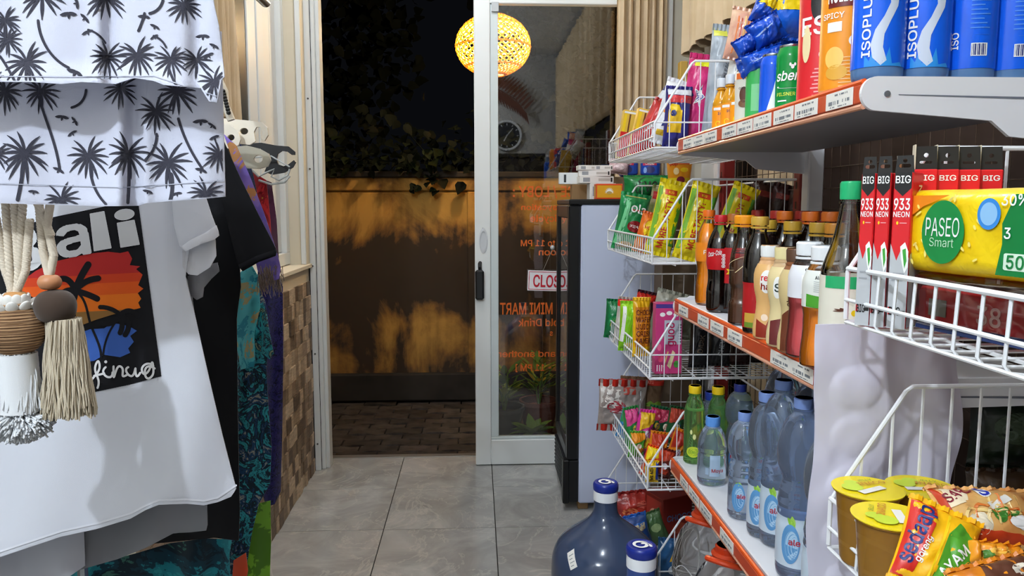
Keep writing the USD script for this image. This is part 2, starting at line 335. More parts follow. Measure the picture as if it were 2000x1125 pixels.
# ---- curtains (pleated sheets with thickness)
CURT = cloth('ccb592', 600, 'd6c09f')
def curtain(path, z0f, z1, amp, freq, n, nz=10, th=.004):      # path(s) -> x,y, normal
    s = np.linspace(0, 1, n); xy, nr = path(s); ph = s * freq * 2 * np.pi
    zz = np.linspace(0, 1, nz); V = []
    for off in (0, th):
        X = np.zeros((n, nz, 3))
        for q, t in enumerate(zz):
            a = amp * (.75 + .35 * (1 - t)) * (np.sin(ph) + .25 * np.sin(2.3 * ph + 1)) + .006 * np.sin(ph * .31 + 4 * t)
            X[:, q, :2] = xy + nr * (a + off)[:, None]; X[:, q, 2] = z0f(s, ph) * (1 - t) + z1 * t
        V.append(X)
    X = np.concatenate([V[0], V[1][:, ::-1]], 1); X = np.concatenate([X, X[:, :1]], 1)
    return gridmesh(X)
def line(a, b):
    a, b = np.array(a, float), np.array(b, float); d = (b - a) / np.linalg.norm(b - a); nn = np.array([-d[1], d[0]])
    return lambda s: (a + (b - a) * s[:, None], np.broadcast_to(nn, (len(s), 2)))
cz = lambda s, ph: 1.78 + .012 * np.sin(ph)
cu = lone('side_curtain', curtain(line((.875, 3.27), (.875, -1.6)), lambda s, ph: 1.775 + .012 * np.cos(ph), 2.70, .030, 46, 520), CURT, 'long beige pleated curtain gathered up along the side wall above the snack shelves', 'curtain', at=(.90, .8, 2.7), smooth=60)
lone('front_curtain', curtain(line((.59, 3.275), (.80, 3.275)), lambda s, ph: .02 + 0 * s, 2.70, .022, 6.5, 110), CURT, 'beige pleated curtain hanging full length beside the sliding door glass', 'curtain', at=(.72, 3.33, 2.7), smooth=60)
lone('back_corner_curtain', curtain(line((.965, 2.25), (.965, 2.62)), lambda s, ph: .02 + 0 * s, 1.70, .02, 8, 110), CURT, 'beige curtain bunched low behind the red rack post', 'curtain', at=(.92, 2.45, 1.7), smooth=60)
lone('left_curtain', curtain(line((-.752, 2.30), (-.752, 2.50)), lambda s, ph: 1.42 + 0 * s, 2.32, .012, 6, 90), CURT, 'beige curtain edge beside the left window behind the palm print garments', 'curtain', at=(-.748, 2.2, 2.32), smooth=60)
lone('curtain_batten', cbox((.83, 3.16, .01), (.862, 3.20, 1.74), .003), M('c9a24a', .6), 'yellow wooden batten standing behind the side curtain', 'batten', at=(.97, 3.05, 0), smooth=False)
lone('rack_pillar', cbox((.865, 2.78, 0), (.945, 2.95, 1.55), .004), M('d5d6d6', .5), 'white square pillar behind the second basket of the rack', 'pillar', at=(.9, 2.83, 0), smooth=False)

# ---- outside
MOSSY = _mk('old_wall', {'t': ('geometry', {}), 'mp': ('mapping', {'scale': (1.25, 1.0, .95)}), 'n': ('noise_texture', {'scale': 1.9, 'detail': 7, 'roughness': .62, 'distortion': .5}),
    'mp2': ('mapping', {'scale': (9.0, 1.0, .7)}), 'st': ('noise_texture', {'scale': 1.5, 'detail': 4}), 'sx': ('separate_xyz', {}),
    'mr': ('rgb_ramp', {'ramp': [(0, (.47, .47, .47)), (.12, (.36, .36, .36)), (.30, (.30, .30, .30)), (.36, (.44, .44, .44)), (.47, (.58, .58, .58)), (.60, (.5, .5, .5)), (.69, (.26, .26, .26)), (.78, (.10, .10, .10)), (.90, (.16, .16, .16)), (1, (.36, .36, .36))]}),
    'z': ('math', {'math_type': 'divide', 'value2': 1.4}), 'k': ('math', {'math_type': 'multiply_add', 'value2': 1.45, 'value3': -.29}), 'a1': ('math', {'math_type': 'add'}), 'a2': ('math', {'math_type': 'multiply_add', 'value2': .35}),
    'r': ('rgb_ramp', {'ramp': [(.72, lin('b88c42')), (.86, lin('8f6830')), (.96, lin('5c4228')), (1.01, lin('2a241f')), (1.12, lin('1f1c19'))]}), 'b': ('bump', {'strength': .5, 'distance': .01}),
    'p': ('principled_bsdf', {'roughness': .9})},
    [('t.position', 'mp.vector'), ('mp.vector', 'n.vector'), ('t.position', 'mp2.vector'), ('mp2.vector', 'st.vector'), ('t.position', 'sx.vector'), ('sx.z', 'z.value1'), ('z.value', 'mr.fac'), ('n.fac', 'k.value1'), ('k.value', 'a1.value1'), ('mr.color', 'a1.value2'),
     ('st.fac', 'a2.value1'), ('a1.value', 'a2.value3'), ('a2.value', 'r.fac'), ('n.fac', 'b.height'), ('b.normal', 'p.normal'), ('r.color', 'p.base_color')], 'p.BSDF')
DARKC = plaster('darkconcrete', '2a2622', '38322d', 6)
ow = thing('garden_wall', 'old ochre plaster wall with dark mould stains across the lane', 'wall', at=(0, 4.8, -.06))
part(ow, 'plaster_face', cat([cbox((-3.2, 4.75, .10), (3.2, 4.95, 1.235), .004), cbox((-3.2, 4.742, 1.245), (3.2, 4.96, 1.325), .006), bx((-3.2, 4.77, 1.23), (3.2, 4.9, 1.25))]), MOSSY, w=True, smooth=False)
part(ow, 'coping', cbox((-3.2, 4.725, 1.325), (3.2, 4.98, 1.362), .006), DARKC, label='dark weathered coping', w=True, smooth=False)
part(ow, 'plinth', cbox((-3.2, 4.715, -.06), (3.2, 4.95, .115), .01), DARKC, label='dark mouldy plinth', w=True, smooth=False)
part(ow, 'pilaster', cbox((-.055, 4.735, .1), (.02, 4.76, 1.24), .005), MOSSY, w=True, smooth=False)
pv = struct('pavement', bx((-3.2, 3.51, -.25), (3.2, 4.72, -.095)), M('15120f', .95))
stones = [plaster('paver%d' % i, a, b, 14, .7) for i, (a, b) in enumerate([('3a332f', '544b45'), ('423a35', '5c524a'), ('322c28', '48403a')])]
zig = np.array([(0, 0), (.05, .018), (.1, .018), (.15, -.006), (.2, 0)])
row = 0; yy = 3.56; k = 0
while yy < 4.70:
    for c in range(-8, 9):
        xx = c * .2 + (.1 if row % 2 else 0); 
        if not -1.35 < xx < 1.2: continue
        g = .004; lo = zig + [xx, yy]; hi = zig + [xx, yy + .1 - g]; lo[:, 0] = np.clip(lo[:, 0], xx + g, xx + .2 - g); hi[:, 0] = np.clip(hi[:, 0], xx + g, xx + .2 - g)
        pg = Polygon(np.vstack([lo, hi[::-1]]))
        z_ = -.068 + rng.uniform(-.007, .002)
        m_ = trimesh.creation.extrude_polygon(pg, .03, engine='earcut'); part(pv, 'paving_stone', mv(m_, 0, 0, z_ - .03), stones[rng.integers(3)], smooth=False); k += 1
    yy += .1; row += 1
struct('step_1', bx((-3.2, 3.50, -.2), (3.2, 3.56, -.060)), DARKC, smooth=False)
struct('canopy', bx((-3.2, 3.55, 2.66), (3.2, 4.45, 2.75)), DARKC, smooth=False)
struct('facade_outer', cat([bx((-3.2, 3.5, -.2), (-.86, 3.56, 2.75)), bx((1.02, 3.56, -.2), (3.2, 3.62, 2.75))]), CREAM, smooth=False)

# rattan lamp
LC = P(963, 89, 4.2); RA, RB = .197, .158
lp = thing('rattan_lamp', 'round woven rattan lamp glowing yellow outside the sliding door', 'lamp', at=LC)
RAT = _mk('rattan', {'a': ('translucent_bsdf', {'color': (.80, .52, .16)}), 'd': ('principled_bsdf', {'base_color': (.62, .40, .13), 'roughness': .6}), 'm': ('mix_closure', {'fac': .55})}, [('d.BSDF', 'm.closure1'), ('a.BSDF', 'm.closure2')], 'm.closure')
def elp(th, ph): return np.stack([RA * np.cos(ph) * np.cos(th), RA * np.cos(ph) * np.sin(th), RB * np.sin(ph)], -1)
wv = []
for sgn in (1, -1):
    for k in range(30):
        ph = np.linspace(-1.25, 1.2, 26); th = k * 2 * np.pi / 30 + sgn * ph * 1.05
        wv.append(tube(elp(th, ph) * (1 + .012 * sgn * np.sin(ph * 26)[:, None]), .0042, 4))
part(lp, 'woven_shade', cat(wv), RAT, smooth=True)
for ph in (-1.25, -.75, -.05, .7, 1.2): part(lp, 'cane_ring', tube(elp(np.linspace(0, 2 * np.pi, 49)[:-1], np.full(48, ph)) * 1.01, .005, 5, True), RAT, smooth=True)
part(lp, 'bulb', mv(lathe([(.0, -.075), (.022, -.068), (.031, -.045), (.028, -.02), (.015, .01), (.014, .03), (0, .03)], 20, 3), 0, 0, .03), emit('bulb', (1, .68, .28), 60), smooth=True)
part(lp, 'socket', mv(lathe([(.017, 0), (.017, .05), (.008, .07)], 14), 0, 0, .055), M('20201e', .5))
part(lp, 'cord', tube([(0, 0, .12), (0, 0, 2.66 - LC[2])], .004, 6), M('1a1a1a', .6))

# plants beyond the wall and outside the glass
LEAFD = [_mk('leaf_%s' % h, {'d': ('principled_bsdf', {'base_color': lin(h), 'roughness': .75, 'specular_ior_level': .15}), 'a': ('translucent_bsdf', {'color': lin(h)}), 'm': ('mix_closure', {'fac': .3})}, [('d.BSDF', 'm.closure1'), ('a.BSDF', 'm.closure2')], 'm.closure') for h in ('12180c', '0c110a', '1c2410', '93ad4a', 'c4b648', '66863c')]
def leafmesh(p, d, nrm, L, wd):      # heart-ish leaf, folded along its midrib, with thickness
    d = d / np.linalg.norm(d); s = np.cross(d, nrm); s /= np.linalg.norm(s) + 1e-9; nn = np.cross(s, d)
    prof = [(0, 0), (.18, .42), (.45, .5), (.75, .28), (1, 0)]
    mid = [p + d * L * t - nn * L * .12 * t * t for t, _ in prof]; V = list(mid)
    l_ = [p + d * L * t + s * wd * w_ + nn * (.12 * wd - L * .12 * t * t) for t, w_ in prof[1:-1]]; r_ = [p + d * L * t - s * wd * w_ + nn * (.12 * wd - L * .12 * t * t) for t, w_ in prof[1:-1]]
    V += l_ + r_
    f = [[0, 5, 1], [1, 5, 6], [1, 6, 2], [2, 6, 7], [2, 7, 3], [3, 7, 4], [0, 1, 8], [1, 9, 8], [1, 2, 9], [2, 10, 9], [2, 3, 10], [3, 4, 10]]
    return trimesh.Trimesh(V, f, process=False)
def rl(p, L, spread=1.0, base=(0, -1, -.4)):
    d = np.array(base) + rng.normal(0, .6 * spread, 3); n_ = np.array([0, -1, .5]) + rng.normal(0, .4, 3); L *= rng.uniform(.7, 1.3)
    return leafmesh(np.asarray(p, float), d, n_, L, L * .8)
iv = thing('climbing_vine', 'dark leafy vine spilling over the coping of the ochre wall', 'vine', at=(-.2, 4.85, 1.36))
part(iv, 'stem', cat([tube([(x_, 4.85, 1.34), (x_ + .1, 4.8, 1.45), (x_ + .15, 4.75, 1.5 + .1 * math.sin(9 * x_)), (x_ + .3, 4.72, 1.42)], .004, 4) for x_ in np.arange(-1.0, .8, .22)] + [tube([P(850, 300, 4.75), P(842, 330, 4.70), P(848, 360, 4.70)], .004, 4)]), LEAFD[1], w=True, smooth=True)
for q in range(70):
    if q < 16: px, py = rng.normal(848, 22), rng.uniform(330, 372)
    else: px, py = rng.uniform(640, 925), 335 - abs(rng.normal(0, 32))
    part(iv, 'leaf', rl(P(px, py, 4.70 - rng.uniform(0, .03)), .07), LEAFD[(2, 0, 1, 0)[q % 4]], w=True, smooth=True)
part(iv, 'foliage', cat([rl((rng.uniform(-1.6, 1.4), rng.uniform(4.72, 5.2), 1.37 + abs(rng.normal(0, .16))), .075, 1.4) for q in range(700)]), LEAFD[1], w=True, kind='stuff', smooth=True)
for tx, ty, hh, lab in ((-1.3, 6.0, 2.6, 'dark tree behind the ochre wall seen at the left of the doorway'), (.9, 6.6, 2.9, 'dark tree behind the ochre wall seen behind the rattan lamp')):
    tr_ = thing('garden_tree', lab, 'tree', at=(tx, ty, -.06))
    part(tr_, 'trunk', tube([(0, 0, 0), (.05, 0, .9), (-.03, 0, 1.7), (.04, 0, hh)], [.09, .075, .06, .03], 8), M('2a2018', .9))
    cs = rng.normal(0, 1, (1500, 3)); cs /= np.linalg.norm(cs, axis=1, keepdims=True); cs *= rng.uniform(.5, 1, (1500, 1))
    part(tr_, 'crown', cat([rl(c_ * [1.0, .7, 1.0] + [0, 0, hh], .10, 2) for c_ in cs]), LEAFD[1], kind='stuff', smooth=True)
struct('garden_ground', bx((-5, 4.96, -.25), (5, 9, -.06)), M('14110e', .95))
def potplant(nm, lab, base, hgt, n, mats, L, pot='4a4f4c', rad=.10, up=1.2):
    t_ = thing(nm, lab, 'plant', at=base)
    part(t_, 'pot', lathe([(.0, 0), (rad * .7, 0), (rad, .17), (rad * 1.06, .17), (rad * 1.06, .19), (rad * .93, .19), (rad * .9, .15), (0, .15)], 20), M(pot, .7))
    st = []
    for q in range(5):
        a = q * 1.256; st.append(tube([(0, 0, .14), (.02 * math.cos(a), .02 * math.sin(a), .14 + hgt * .5), (.07 * math.cos(a), .07 * math.sin(a), .14 + hgt * .95)], .004, 5))
    part(t_, 'stem', cat(st), LEAFD[5])
    for q in range(n):
        a = rng.uniform(0, 6.28); r_ = rng.uniform(.01, .10); z_ = .16 + hgt * rng.uniform(.15, 1)
        part(t_, 'leaf', leafmesh(np.array([r_ * .5 * math.cos(a), r_ * .5 * math.sin(a), z_]), np.array([math.cos(a), math.sin(a), up * rng.uniform(.3, 1)]), np.array([-math.cos(a), -math.sin(a), 1.5]), L * rng.uniform(.7, 1.2), L * .34), mats[q % len(mats)], smooth=True)
potplant('potted_croton', 'bushy green potted plant outside the lower glass on the left', P(985, 905, 3.86) * [1, 1, 0] + [0, 0, -.058], .22, 46, [LEAFD[5], LEAFD[3]], .10)
potplant('potted_croton', 'yellow-tipped potted plant outside the glass next to the cooler', P(1052, 905, 3.98) * [1, 1, 0] + [0, 0, -.058], .24, 50, [LEAFD[4], LEAFD[3], LEAFD[5]], .09, '5c2f22')
fp = thing('potted_fan_plant', 'low grey-green plant with radiating leaves outside the bottom of the glass', 'plant', at=P(1040, 900, 3.68) * [1, 1, 0] + [0, 0, -.058])
part(fp, 'pot', lathe([(0, 0), (.06, 0), (.075, .10), (.068, .10), (.06, .08), (0, .08)], 18), M('3a3a38', .7))
for q in range(16):
    a = q * .3927 + .1; part(fp, 'leaf', leafmesh(np.array([0, 0, .10]), np.array([math.cos(a), math.sin(a) * .6, .35 + .3 * math.sin(q * 2.1)]), np.array([-math.cos(a), -math.sin(a), 1.0]), .12, .05), LEAFD[5], smooth=True)

# ---- behind the camera: what the glass mirrors
ck = thing('wall_clock', 'round black wall clock with a white rim high on the back wall', 'clock', A=mat4(np.array([[-1, 0, 0], [0, 0, 1.0], [0, 1, 0]]).T, tuple(P(990, 265, 8.45) * [1, 0, 1] + [0, -1.748, 0])))
part(ck, 'dial', lathe([(0, 0), (.14, 0), (.14, .02), (0, .02)], 40), M('101113', .3))
part(ck, 'rim', lathe([(.138, 0), (.162, 0), (.166, .02), (.160, .035), (.146, .035), (.138, .022)], 48, 2), M('e2e4e6', .3))
part(ck, 'hand', cat([tf(bx((-.004, -.01, .021), (.004, .10, .024)), mat4(rot(z=40))), tf(bx((-.005, -.01, .021), (.005, .07, .025)), mat4(rot(z=-150)))]), M('d8dade', .3), smooth=False)
for q in range(12): part(ck, 'hour_mark', tf(bx((-.004, .108, .0203), (.004, .128, .022)), mat4(rot(z=30 * q))), M('d8dade', .3), smooth=False)
pf = thing('dried_palm_frond', 'dried brown palm frond hung high on the back wall', 'decoration', at=(.10, -1.70, 2.30))
PB = cloth('7a4a34', 200)
part(pf, 'midrib', tube([(0, 0, .12), (.15, .03, .08), (.32, .05, -.02), (.45, .06, -.18)], [.008, .007, .005, .003], 6), PB)
for q in range(26):
    t_ = .12 + .86 * (q // 2) / 13; b_ = np.array([.45 * t_, .06 * t_, .12 - .3 * t_ * t_]); sd = 1 if q % 2 else -1
    part(pf, 'leaflet', leafmesh(b_, np.array([.5, .05, sd * .9 - .4]), np.array([0, 1, .1]), .20 * (1.1 - .5 * abs(t_ - .4)), .03), PB, smooth=True)
cb = thing('back_counter', 'dark counter against the back wall under the clock', 'counter', at=(.35, -1.55, 0))
part(cb, 'body', cbox((-.5, -.18, .0), (.35, .18, 1.70 - .05), .006), M('2a211d', .6), smooth=False); part(cb, 'worktop', cbox((-.52, -.19, 1.65), (.37, .2, 1.69), .004), M('1e1a18', .4), smooth=False)

for i_, (p_, w_, c_) in enumerate(LAMPS):
    t_ = thing('ceiling_lamp', ['white pendant bulb holder over the clothes side, behind the camera', 'white pendant bulb holder over the middle of the shop', 'white pendant bulb holder over the walkway near the door'][i_], 'lamp', at=p_)
    part(t_, 'ceiling_rose', mv(lathe([(0, 0), (.05, 0), (.05, .012), (.02, .03), (0, .03)][::-1], 24), 0, 0, 2.72 - p_[2]), M('eeeeee', .4)); part(t_, 'stem', tube([(0, 0, .05), (0, 0, 2.73 - p_[2])], .006, 8), M('eeeeee', .4))
# ------------------------------------------------------------------ shelving
RK = M('e4e5ea', .4); RED = M('7c1f1d', .45); LIP = M('c44a24', .35); LIPL = M('e0a184', .3); PAPER = M('e6e3dc', .7); INK = M('7c7f84', .8); WIRE = M('e6e8ec', .35)
XF, XB, YN, YF = .50, .80, .985, 1.885
rack = thing('rack_frame', 'red and white steel shelving frame with a wire grid back', 'rack', at=(.83, 1.4, 0))
for y_, m_ in ((.945, RED), (1.93, RED), (2.535, RED), (1.88, RK), (2.60, RK)):
    part(rack, 'upright', cbox((.812, y_ - .02, 0), (.851, y_ + .02, 1.62), .003), m_, w=True, smooth=False, label=None)
slots = [bx((.8115, y_ - .004, z_), (.8125, y_ + .004, z_ + .018)) for y_ in (1.93, 2.535, .945) for z_ in np.arange(.15, 1.6, .05)]
part(rack, 'slot', cat(slots), M('2a0c0c', .6), w=True, smooth=False, kind='stuff')
GW = M('5a4638', .4)
gw = [tube([(.861, y_, .05), (.861, y_, 1.6)], .0012, 4) for y_ in np.arange(.45, 2.56, .045)] + [tube([(.859, .40, z_), (.859, 2.56, z_)], .0012, 4) for z_ in np.arange(.05, 1.6, .05)]
part(rack, 'grid_wire', cat(gw), GW, w=True, smooth=False, kind='stuff')
part(rack, 'base_deck', cbox((.475, .40, .0), (.81, 2.55, .035), .004), RK, w=True, smooth=False)
ends = []
def shelf(z, lab, tags):
    t_ = thing('shelf', lab, 'shelf', at=(XF, (YN + YF) / 2, z))
    part(t_, 'deck', cbox((XF + .008, YN + .006, z - .020), (XB, YF - .006, z - .0015), .002), RK, w=True, smooth=False)
    part(t_, 'deck_underside', cat([bx((XF + .02, YN + .01, z - .032), (XB, YF - .01, z - .021))]), M('8c8c92', .5), w=True, smooth=False)
    lp_ = part(t_, 'price_rail', cat([cbox((XF - .006, YN, z - .030), (XF + .004, YF, z - .006), .0015)]), LIP, label='orange-red plastic price rail', w=True, smooth=False)
    part(t_, 'rail_edge', tube([(XF - .002, YN, z - .003), (XF - .002, YF, z - .003)], .0042, 8), M('e2581c', .3), w=True)
    part(t_, 'rail_edge', tube([(XF - .002, YN, z - .034), (XF - .002, YF, z - .034)], .0042, 8), LIPL, w=True)
    for y_, s in ((YN, -1), (YF, 1)):       # rounded white end caps with bracket
        cap = affinity.scale(Point(XF + .012, z - .0185).buffer(.0215, quad_segs=8), .95, 1)
        bk = Polygon([(XF + .012, z + .003), (XB + .02, z + .003), (XB + .02, z - .085), (XF + .19, z - .072), (XF + .165, z - .052), (XF + .012, z - .040)])
        if z < 1.2: bk = Polygon([(XF + .012, z + .003), (XB, z + .003), (XB, z - .034), (XF + .012, z - .040)])
        m_ = trimesh.creation.extrude_polygon(shapely.union_all([cap, bk]).buffer(.002).buffer(-.002), .006, engine='earcut')
        m_ = tf(m_, np.array([[1, 0, 0, 0], [0, 0, 1.0, 0], [0, 1, 0, 0], [0, 0, 0, 1]])); m_.invert()
        b_ = part(t_, 'end_bracket', mv(m_, 0, (y_ - .006) if s < 0 else y_, 0), RK, w=True)
        if s < 0:
            sl = Polygon([(XF + .04, z - .0195), (XB, z - .023), (XB, z - .027), (XF + .04, z - .0205)])
            v, f = flat(sl); part(b_, 'groove', trimesh.Trimesh(np.c_[v[:, 0], np.full(len(v), y_ - .0066), v[:, 1]], f, process=False), M('6f7480', .6), w=True, smooth=False)
            part(b_, 'screw', tf(trimesh.creation.cylinder(.004, .002, sections=12), mat4(rot(x=90), (XF + .025, y_ - .007, z - .019))), M('868b94', .4, .6), w=True)
    for a, b in tags:
        ya, yb = at_x(b, XF, z - .018), at_x(a, XF, z - .018)
        ya, yb = max(ya, YN + .004), min(yb, YF - .002)
        tg = part(t_, 'price_tag', cbox((XF - .0075, ya, z - .0295), (XF - .0062, yb, z - .0065), .0003), PAPER, w=True, smooth=False)
        w_ = yb - ya; ln = []
        for zz, hh, u0, u1 in ((-.011, .0022, .35, .85), (-.021, .005, .12, .6), (-.0205, .004, .64, .9), (-.0265, .0012, .15, .8)):
            n_ = max(2, int((u1 - u0) * w_ / .0022))
            for q in range(n_):
                if rng.random() < .25: continue
                c_ = yb - w_ * (u0 + (u1 - u0) * q / n_); ln.append(bx((XF - .0079, c_ - .0014, z + zz - hh / 2), (XF - .0074, c_, z + zz + hh / 2)))
        part(tg, 'price_print', cat(ln), INK, w=True, smooth=False)
    return t_
TOPZ, MIDZ, LOWZ = 1.320, .926, .516
shelf(TOPZ, 'uppermost white steel shelf with an orange price rail, carrying cans and blue bottles', [(1340, 1359), (1359.6, 1381), (1382, 1406), (1417, 1445), (1447, 1477), (1479, 1514), (1519, 1558), (1561, 1606), (1623, 1676)])
shelf(MIDZ, 'middle white steel shelf with an orange price rail, carrying soft drink bottles', [(1331, 1349), (1369, 1390), (1394, 1419), (1428, 1456), (1513, 1552), (1553, 1597)])
shelf(LOWZ, 'lowest white steel shelf with an orange price rail, carrying water bottles', [(1334, 1349), (1351, 1371), (1373, 1396), (1413, 1439)])

def basket(lab, y0, y1, z, x0=.44, x1=.80, up=.21, lowh=.064, single=False, xs=.535, nf=24, r=.0014):
    t_ = thing('wire_basket', lab, 'basket', at=(x0, (y0 + y1) / 2, z))
    R_ = .003; zt = z + lowh
    part(t_, 'front_rail', tube([(x0, y0, zt), (x0, y1, zt)], R_, 8), WIRE, w=True)
    part(t_, 'front_rail', tube([(x0 - .001, y0, z + lowh * .42), (x0 - .001, y1, z + lowh * .42)], R_ * .8, 8), WIRE, w=True)
    for y_ in (y0, y1):
        part(t_, 'side_rim', tube([(x0, y_, z + .004), (x0, y_, zt - .004), (x0 + .004, y_, zt + .003), (xs - .006, y_, z + up - .006), (xs + .002, y_, z + up), (x1, y_, z + up)], R_, 8), WIRE, w=True)
        part(t_, 'side_rail', tube([(x0, y_, zt - .002), (x1, y_, zt - .002)], R_ * .7, 6), WIRE, w=True)
        part(t_, 'bottom_rail', tube([(x0, y_, z), (x1, y_, z)], R_, 8), WIRE, w=True)
        ws = []
        for x_ in np.arange(x0 + .037, x1, .037):
            h_ = up if x_ > xs else lowh + (up - lowh) * (x_ - x0) / (xs - x0); ws.append(tube([(x_, y_, z), (x_, y_, z + h_)], r, 5))
        if single:
            for q in ws: part(t_, 'side_wire', q, WIRE, w=True)
        else: part(t_, 'side_wires', cat(ws), WIRE, w=True)
    part(t_, 'bottom_rail', tube([(x0, y0, z), (x0, y1, z)], R_ * .7, 6), WIRE, w=True)
    ws = [tube([(x0 + .001, y_, zt), (x0 - .0015, y_, z + .006), (x0 + .004, y_, z - .001), (x0 + .02, y_, z - .003), (x1, y_, z - .003)], r, 5) for y_ in np.linspace(y0, y1, nf)[1:-1]]
    if single:
        for q in ws: part(t_, 'front_wire', q, WIRE, w=True)
    else: part(t_, 'front_wires', cat(ws), WIRE, w=True)
    fl = [tube([(x_, y0, z - .005), (x_, y1, z - .005)], r * 1.2, 5) for x_ in np.arange(x0 + .06, x1, .07)]
    part(t_, 'floor_wires', cat(fl), WIRE, w=True)
    part(t_, 'back_rail', tube([(x1, y0, z + up), (x1, y1, z + up)], R_, 8), WIRE, w=True)
    return t_
BZ = [1.300, 1.013, .718, .425, .140]
nm = ['topmost of the far basket column, holding chip sticks and a magenta bag', 'second from top in the far column, holding yellow snack bags', 'third from top in the far column, holding a pink wafer box', 'fourth from top in the far column, full of small colourful snack packs', 'lowest of the far column near the floor behind the water gallons']
for z_, n_ in zip(BZ, nm): basket('white wire basket, ' + n_, 1.905, 2.55, z_)
nearr = dict(single=True, nf=15, r=.0019, x1=.80)
basket('white wire basket close to the camera at right, holding red cartons and a tissue pack', .40, .888, 1.021, up=.205, **nearr)
basket('white wire basket at the lower right corner, holding yellow-lidded cups and noodle packs', .40, .905, .732, up=.205, **nearr)

# ------------------------------------------------------------------ product builders
def lfn(rp, th0):
    def fn(u, v, off):
        u = np.asarray(u, float); v = np.asarray(v, float); r_ = rp(v); th = th0 + u / np.maximum(r_, 1e-4)
        return np.stack([(r_ + off) * np.cos(th), (r_ + off) * np.sin(th), v], -1)
    return fn
PET = clear('pet', (.97, .98, .98), .05, 1.5, .02)
def spline(prof, spl=3):
    p = np.array(prof, float); s = np.concatenate([[0], np.cumsum(np.linalg.norm(np.diff(p, axis=0), axis=1) + 1e-9)]); ss = np.linspace(0, s[-1], 160)
    r_, z_ = PchipInterpolator(s, p[:, 0])(ss), PchipInterpolator(s, p[:, 1])(ss); o = np.argsort(z_, kind='stable')
    return lambda v: np.interp(v, z_[o], r_[o])
def bottle(name, lab, cat_, A, H, prof, body=PET, liq=None, fill=.8, cap=None, capr=.014, caph=.016, sleeve=None, prints=(), n=28, group=None, th=-108, caplab=None, capz=None):
    """prof: (radius, height fraction) pairs; sleeve: (z0, z1, material, label); prints: (kind, u, v, ...) round the side that faces the shop."""
    pr = [(r_, z_ * H) for r_, z_ in prof]; rp = spline(pr)
    t_ = thing(name, lab, cat_, A, group=group)
    b_ = part(t_, 'bottle_body', lathe(pr + [(0, H)], n, 3), body)
    if liq is not None:
        zz = np.linspace(.004, fill * H, 26); part(t_, 'drink', lathe([(0, .003)] + [(rp(z_) - .0013, z_) for z_ in zz] + [(0, fill * H)], n), liq)
    if sleeve:
        z0, z1, m_ = sleeve[:3]; zz = np.linspace(z0 * H, z1 * H, 14); s_ = part(t_, 'wrapper', lathe([(rp(zz[0]), zz[0])] + [(rp(z_) + .0006, z_) for z_ in zz] + [(rp(zz[-1]), zz[-1])], n), m_)
    tgt = s_ if sleeve else b_
    if cap is not None:
        cz_ = H - caph if capz is None else capz
        part(t_, 'cap', mv(lathe([(0, 0), (capr * .96, 0), (capr, .002), (capr, caph - .003), (capr * .9, caph), (0, caph)], 28, flute=lambda a, z: 1 + .03 * np.sign(np.sin(a * 22)) * (z > .003) * (z < caph - .002)), 0, 0, cz_), cap, smooth=20)
        part(t_, 'neck_ring', mv(lathe([(capr * .8, 0), (capr * 1.04, .0005), (capr * 1.04, .0035), (capr * .8, .004)], 24), 0, 0, cz_ - .006), cap if body is PET else body)
    fn = lfn(lambda v: rp(v) + .0008, math.radians(th)); doprints(tgt, fn, prints, H)
    return t_
def doprints(node, fn, prints, H, maxe=.006):
    for q in prints:
        if q[0] == 't': _, s, u, v, h, col, *r = q; k_ = r[0] if r else {}; ms = letters(fn, s, u, v * H, h, **k_); nm_ = 'lettering'
        elif q[0] == 'p': _, g, col = q; ms = decal(fn, affinity.scale(g, 1, H, origin=(0, 0)), .0003, maxe); nm_ = 'print'
        elif q[0] == 'r': _, a, b, c, d, col = q; ms = decal(fn, sbox(a, b * H, c, d * H), .0003, maxe); nm_ = 'print'
        elif q[0] == 'e': _, u, v, ru, rv, col = q; ms = decal(fn, affinity.scale(Point(u, v * H).buffer(1, quad_segs=8), ru, rv), .0004, maxe); nm_ = 'print'
        if ms is not None: part(node, nm_, ms, col, smooth=True)
def can(name, lab, A, H, R, m_, prints=(), th=-108, lid=M('c9ccd0', .25, 1), group=None, cat_='can'):
    pr = [(0, .002), (R * .72, .0), (R * .78, .004), (R * .98, .012), (R, .018), (R, H - .022), (R * .97, H - .016), (R * .82, H - .004), (R * .82, H - .003)]
    t_ = thing(name, lab, cat_, A, group=group)
    b_ = part(t_, 'can_body', lathe(pr, 32), m_)
    part(t_, 'can_lid', lathe([(R * .82, H - .0045), (R * .85, H - .002), (R * .84, H), (R * .78, H - .001), (R * .76, H - .006), (0, H - .006)], 32), lid)
    part(t_, 'pull_tab', cbox((-.007, -.014, H - .0055), (.007, .010, H - .003), .002), lid)
    doprints(b_, lfn(lambda v: np.full(np.shape(v), R + .0004), math.radians(th)), prints, H)
    return t_
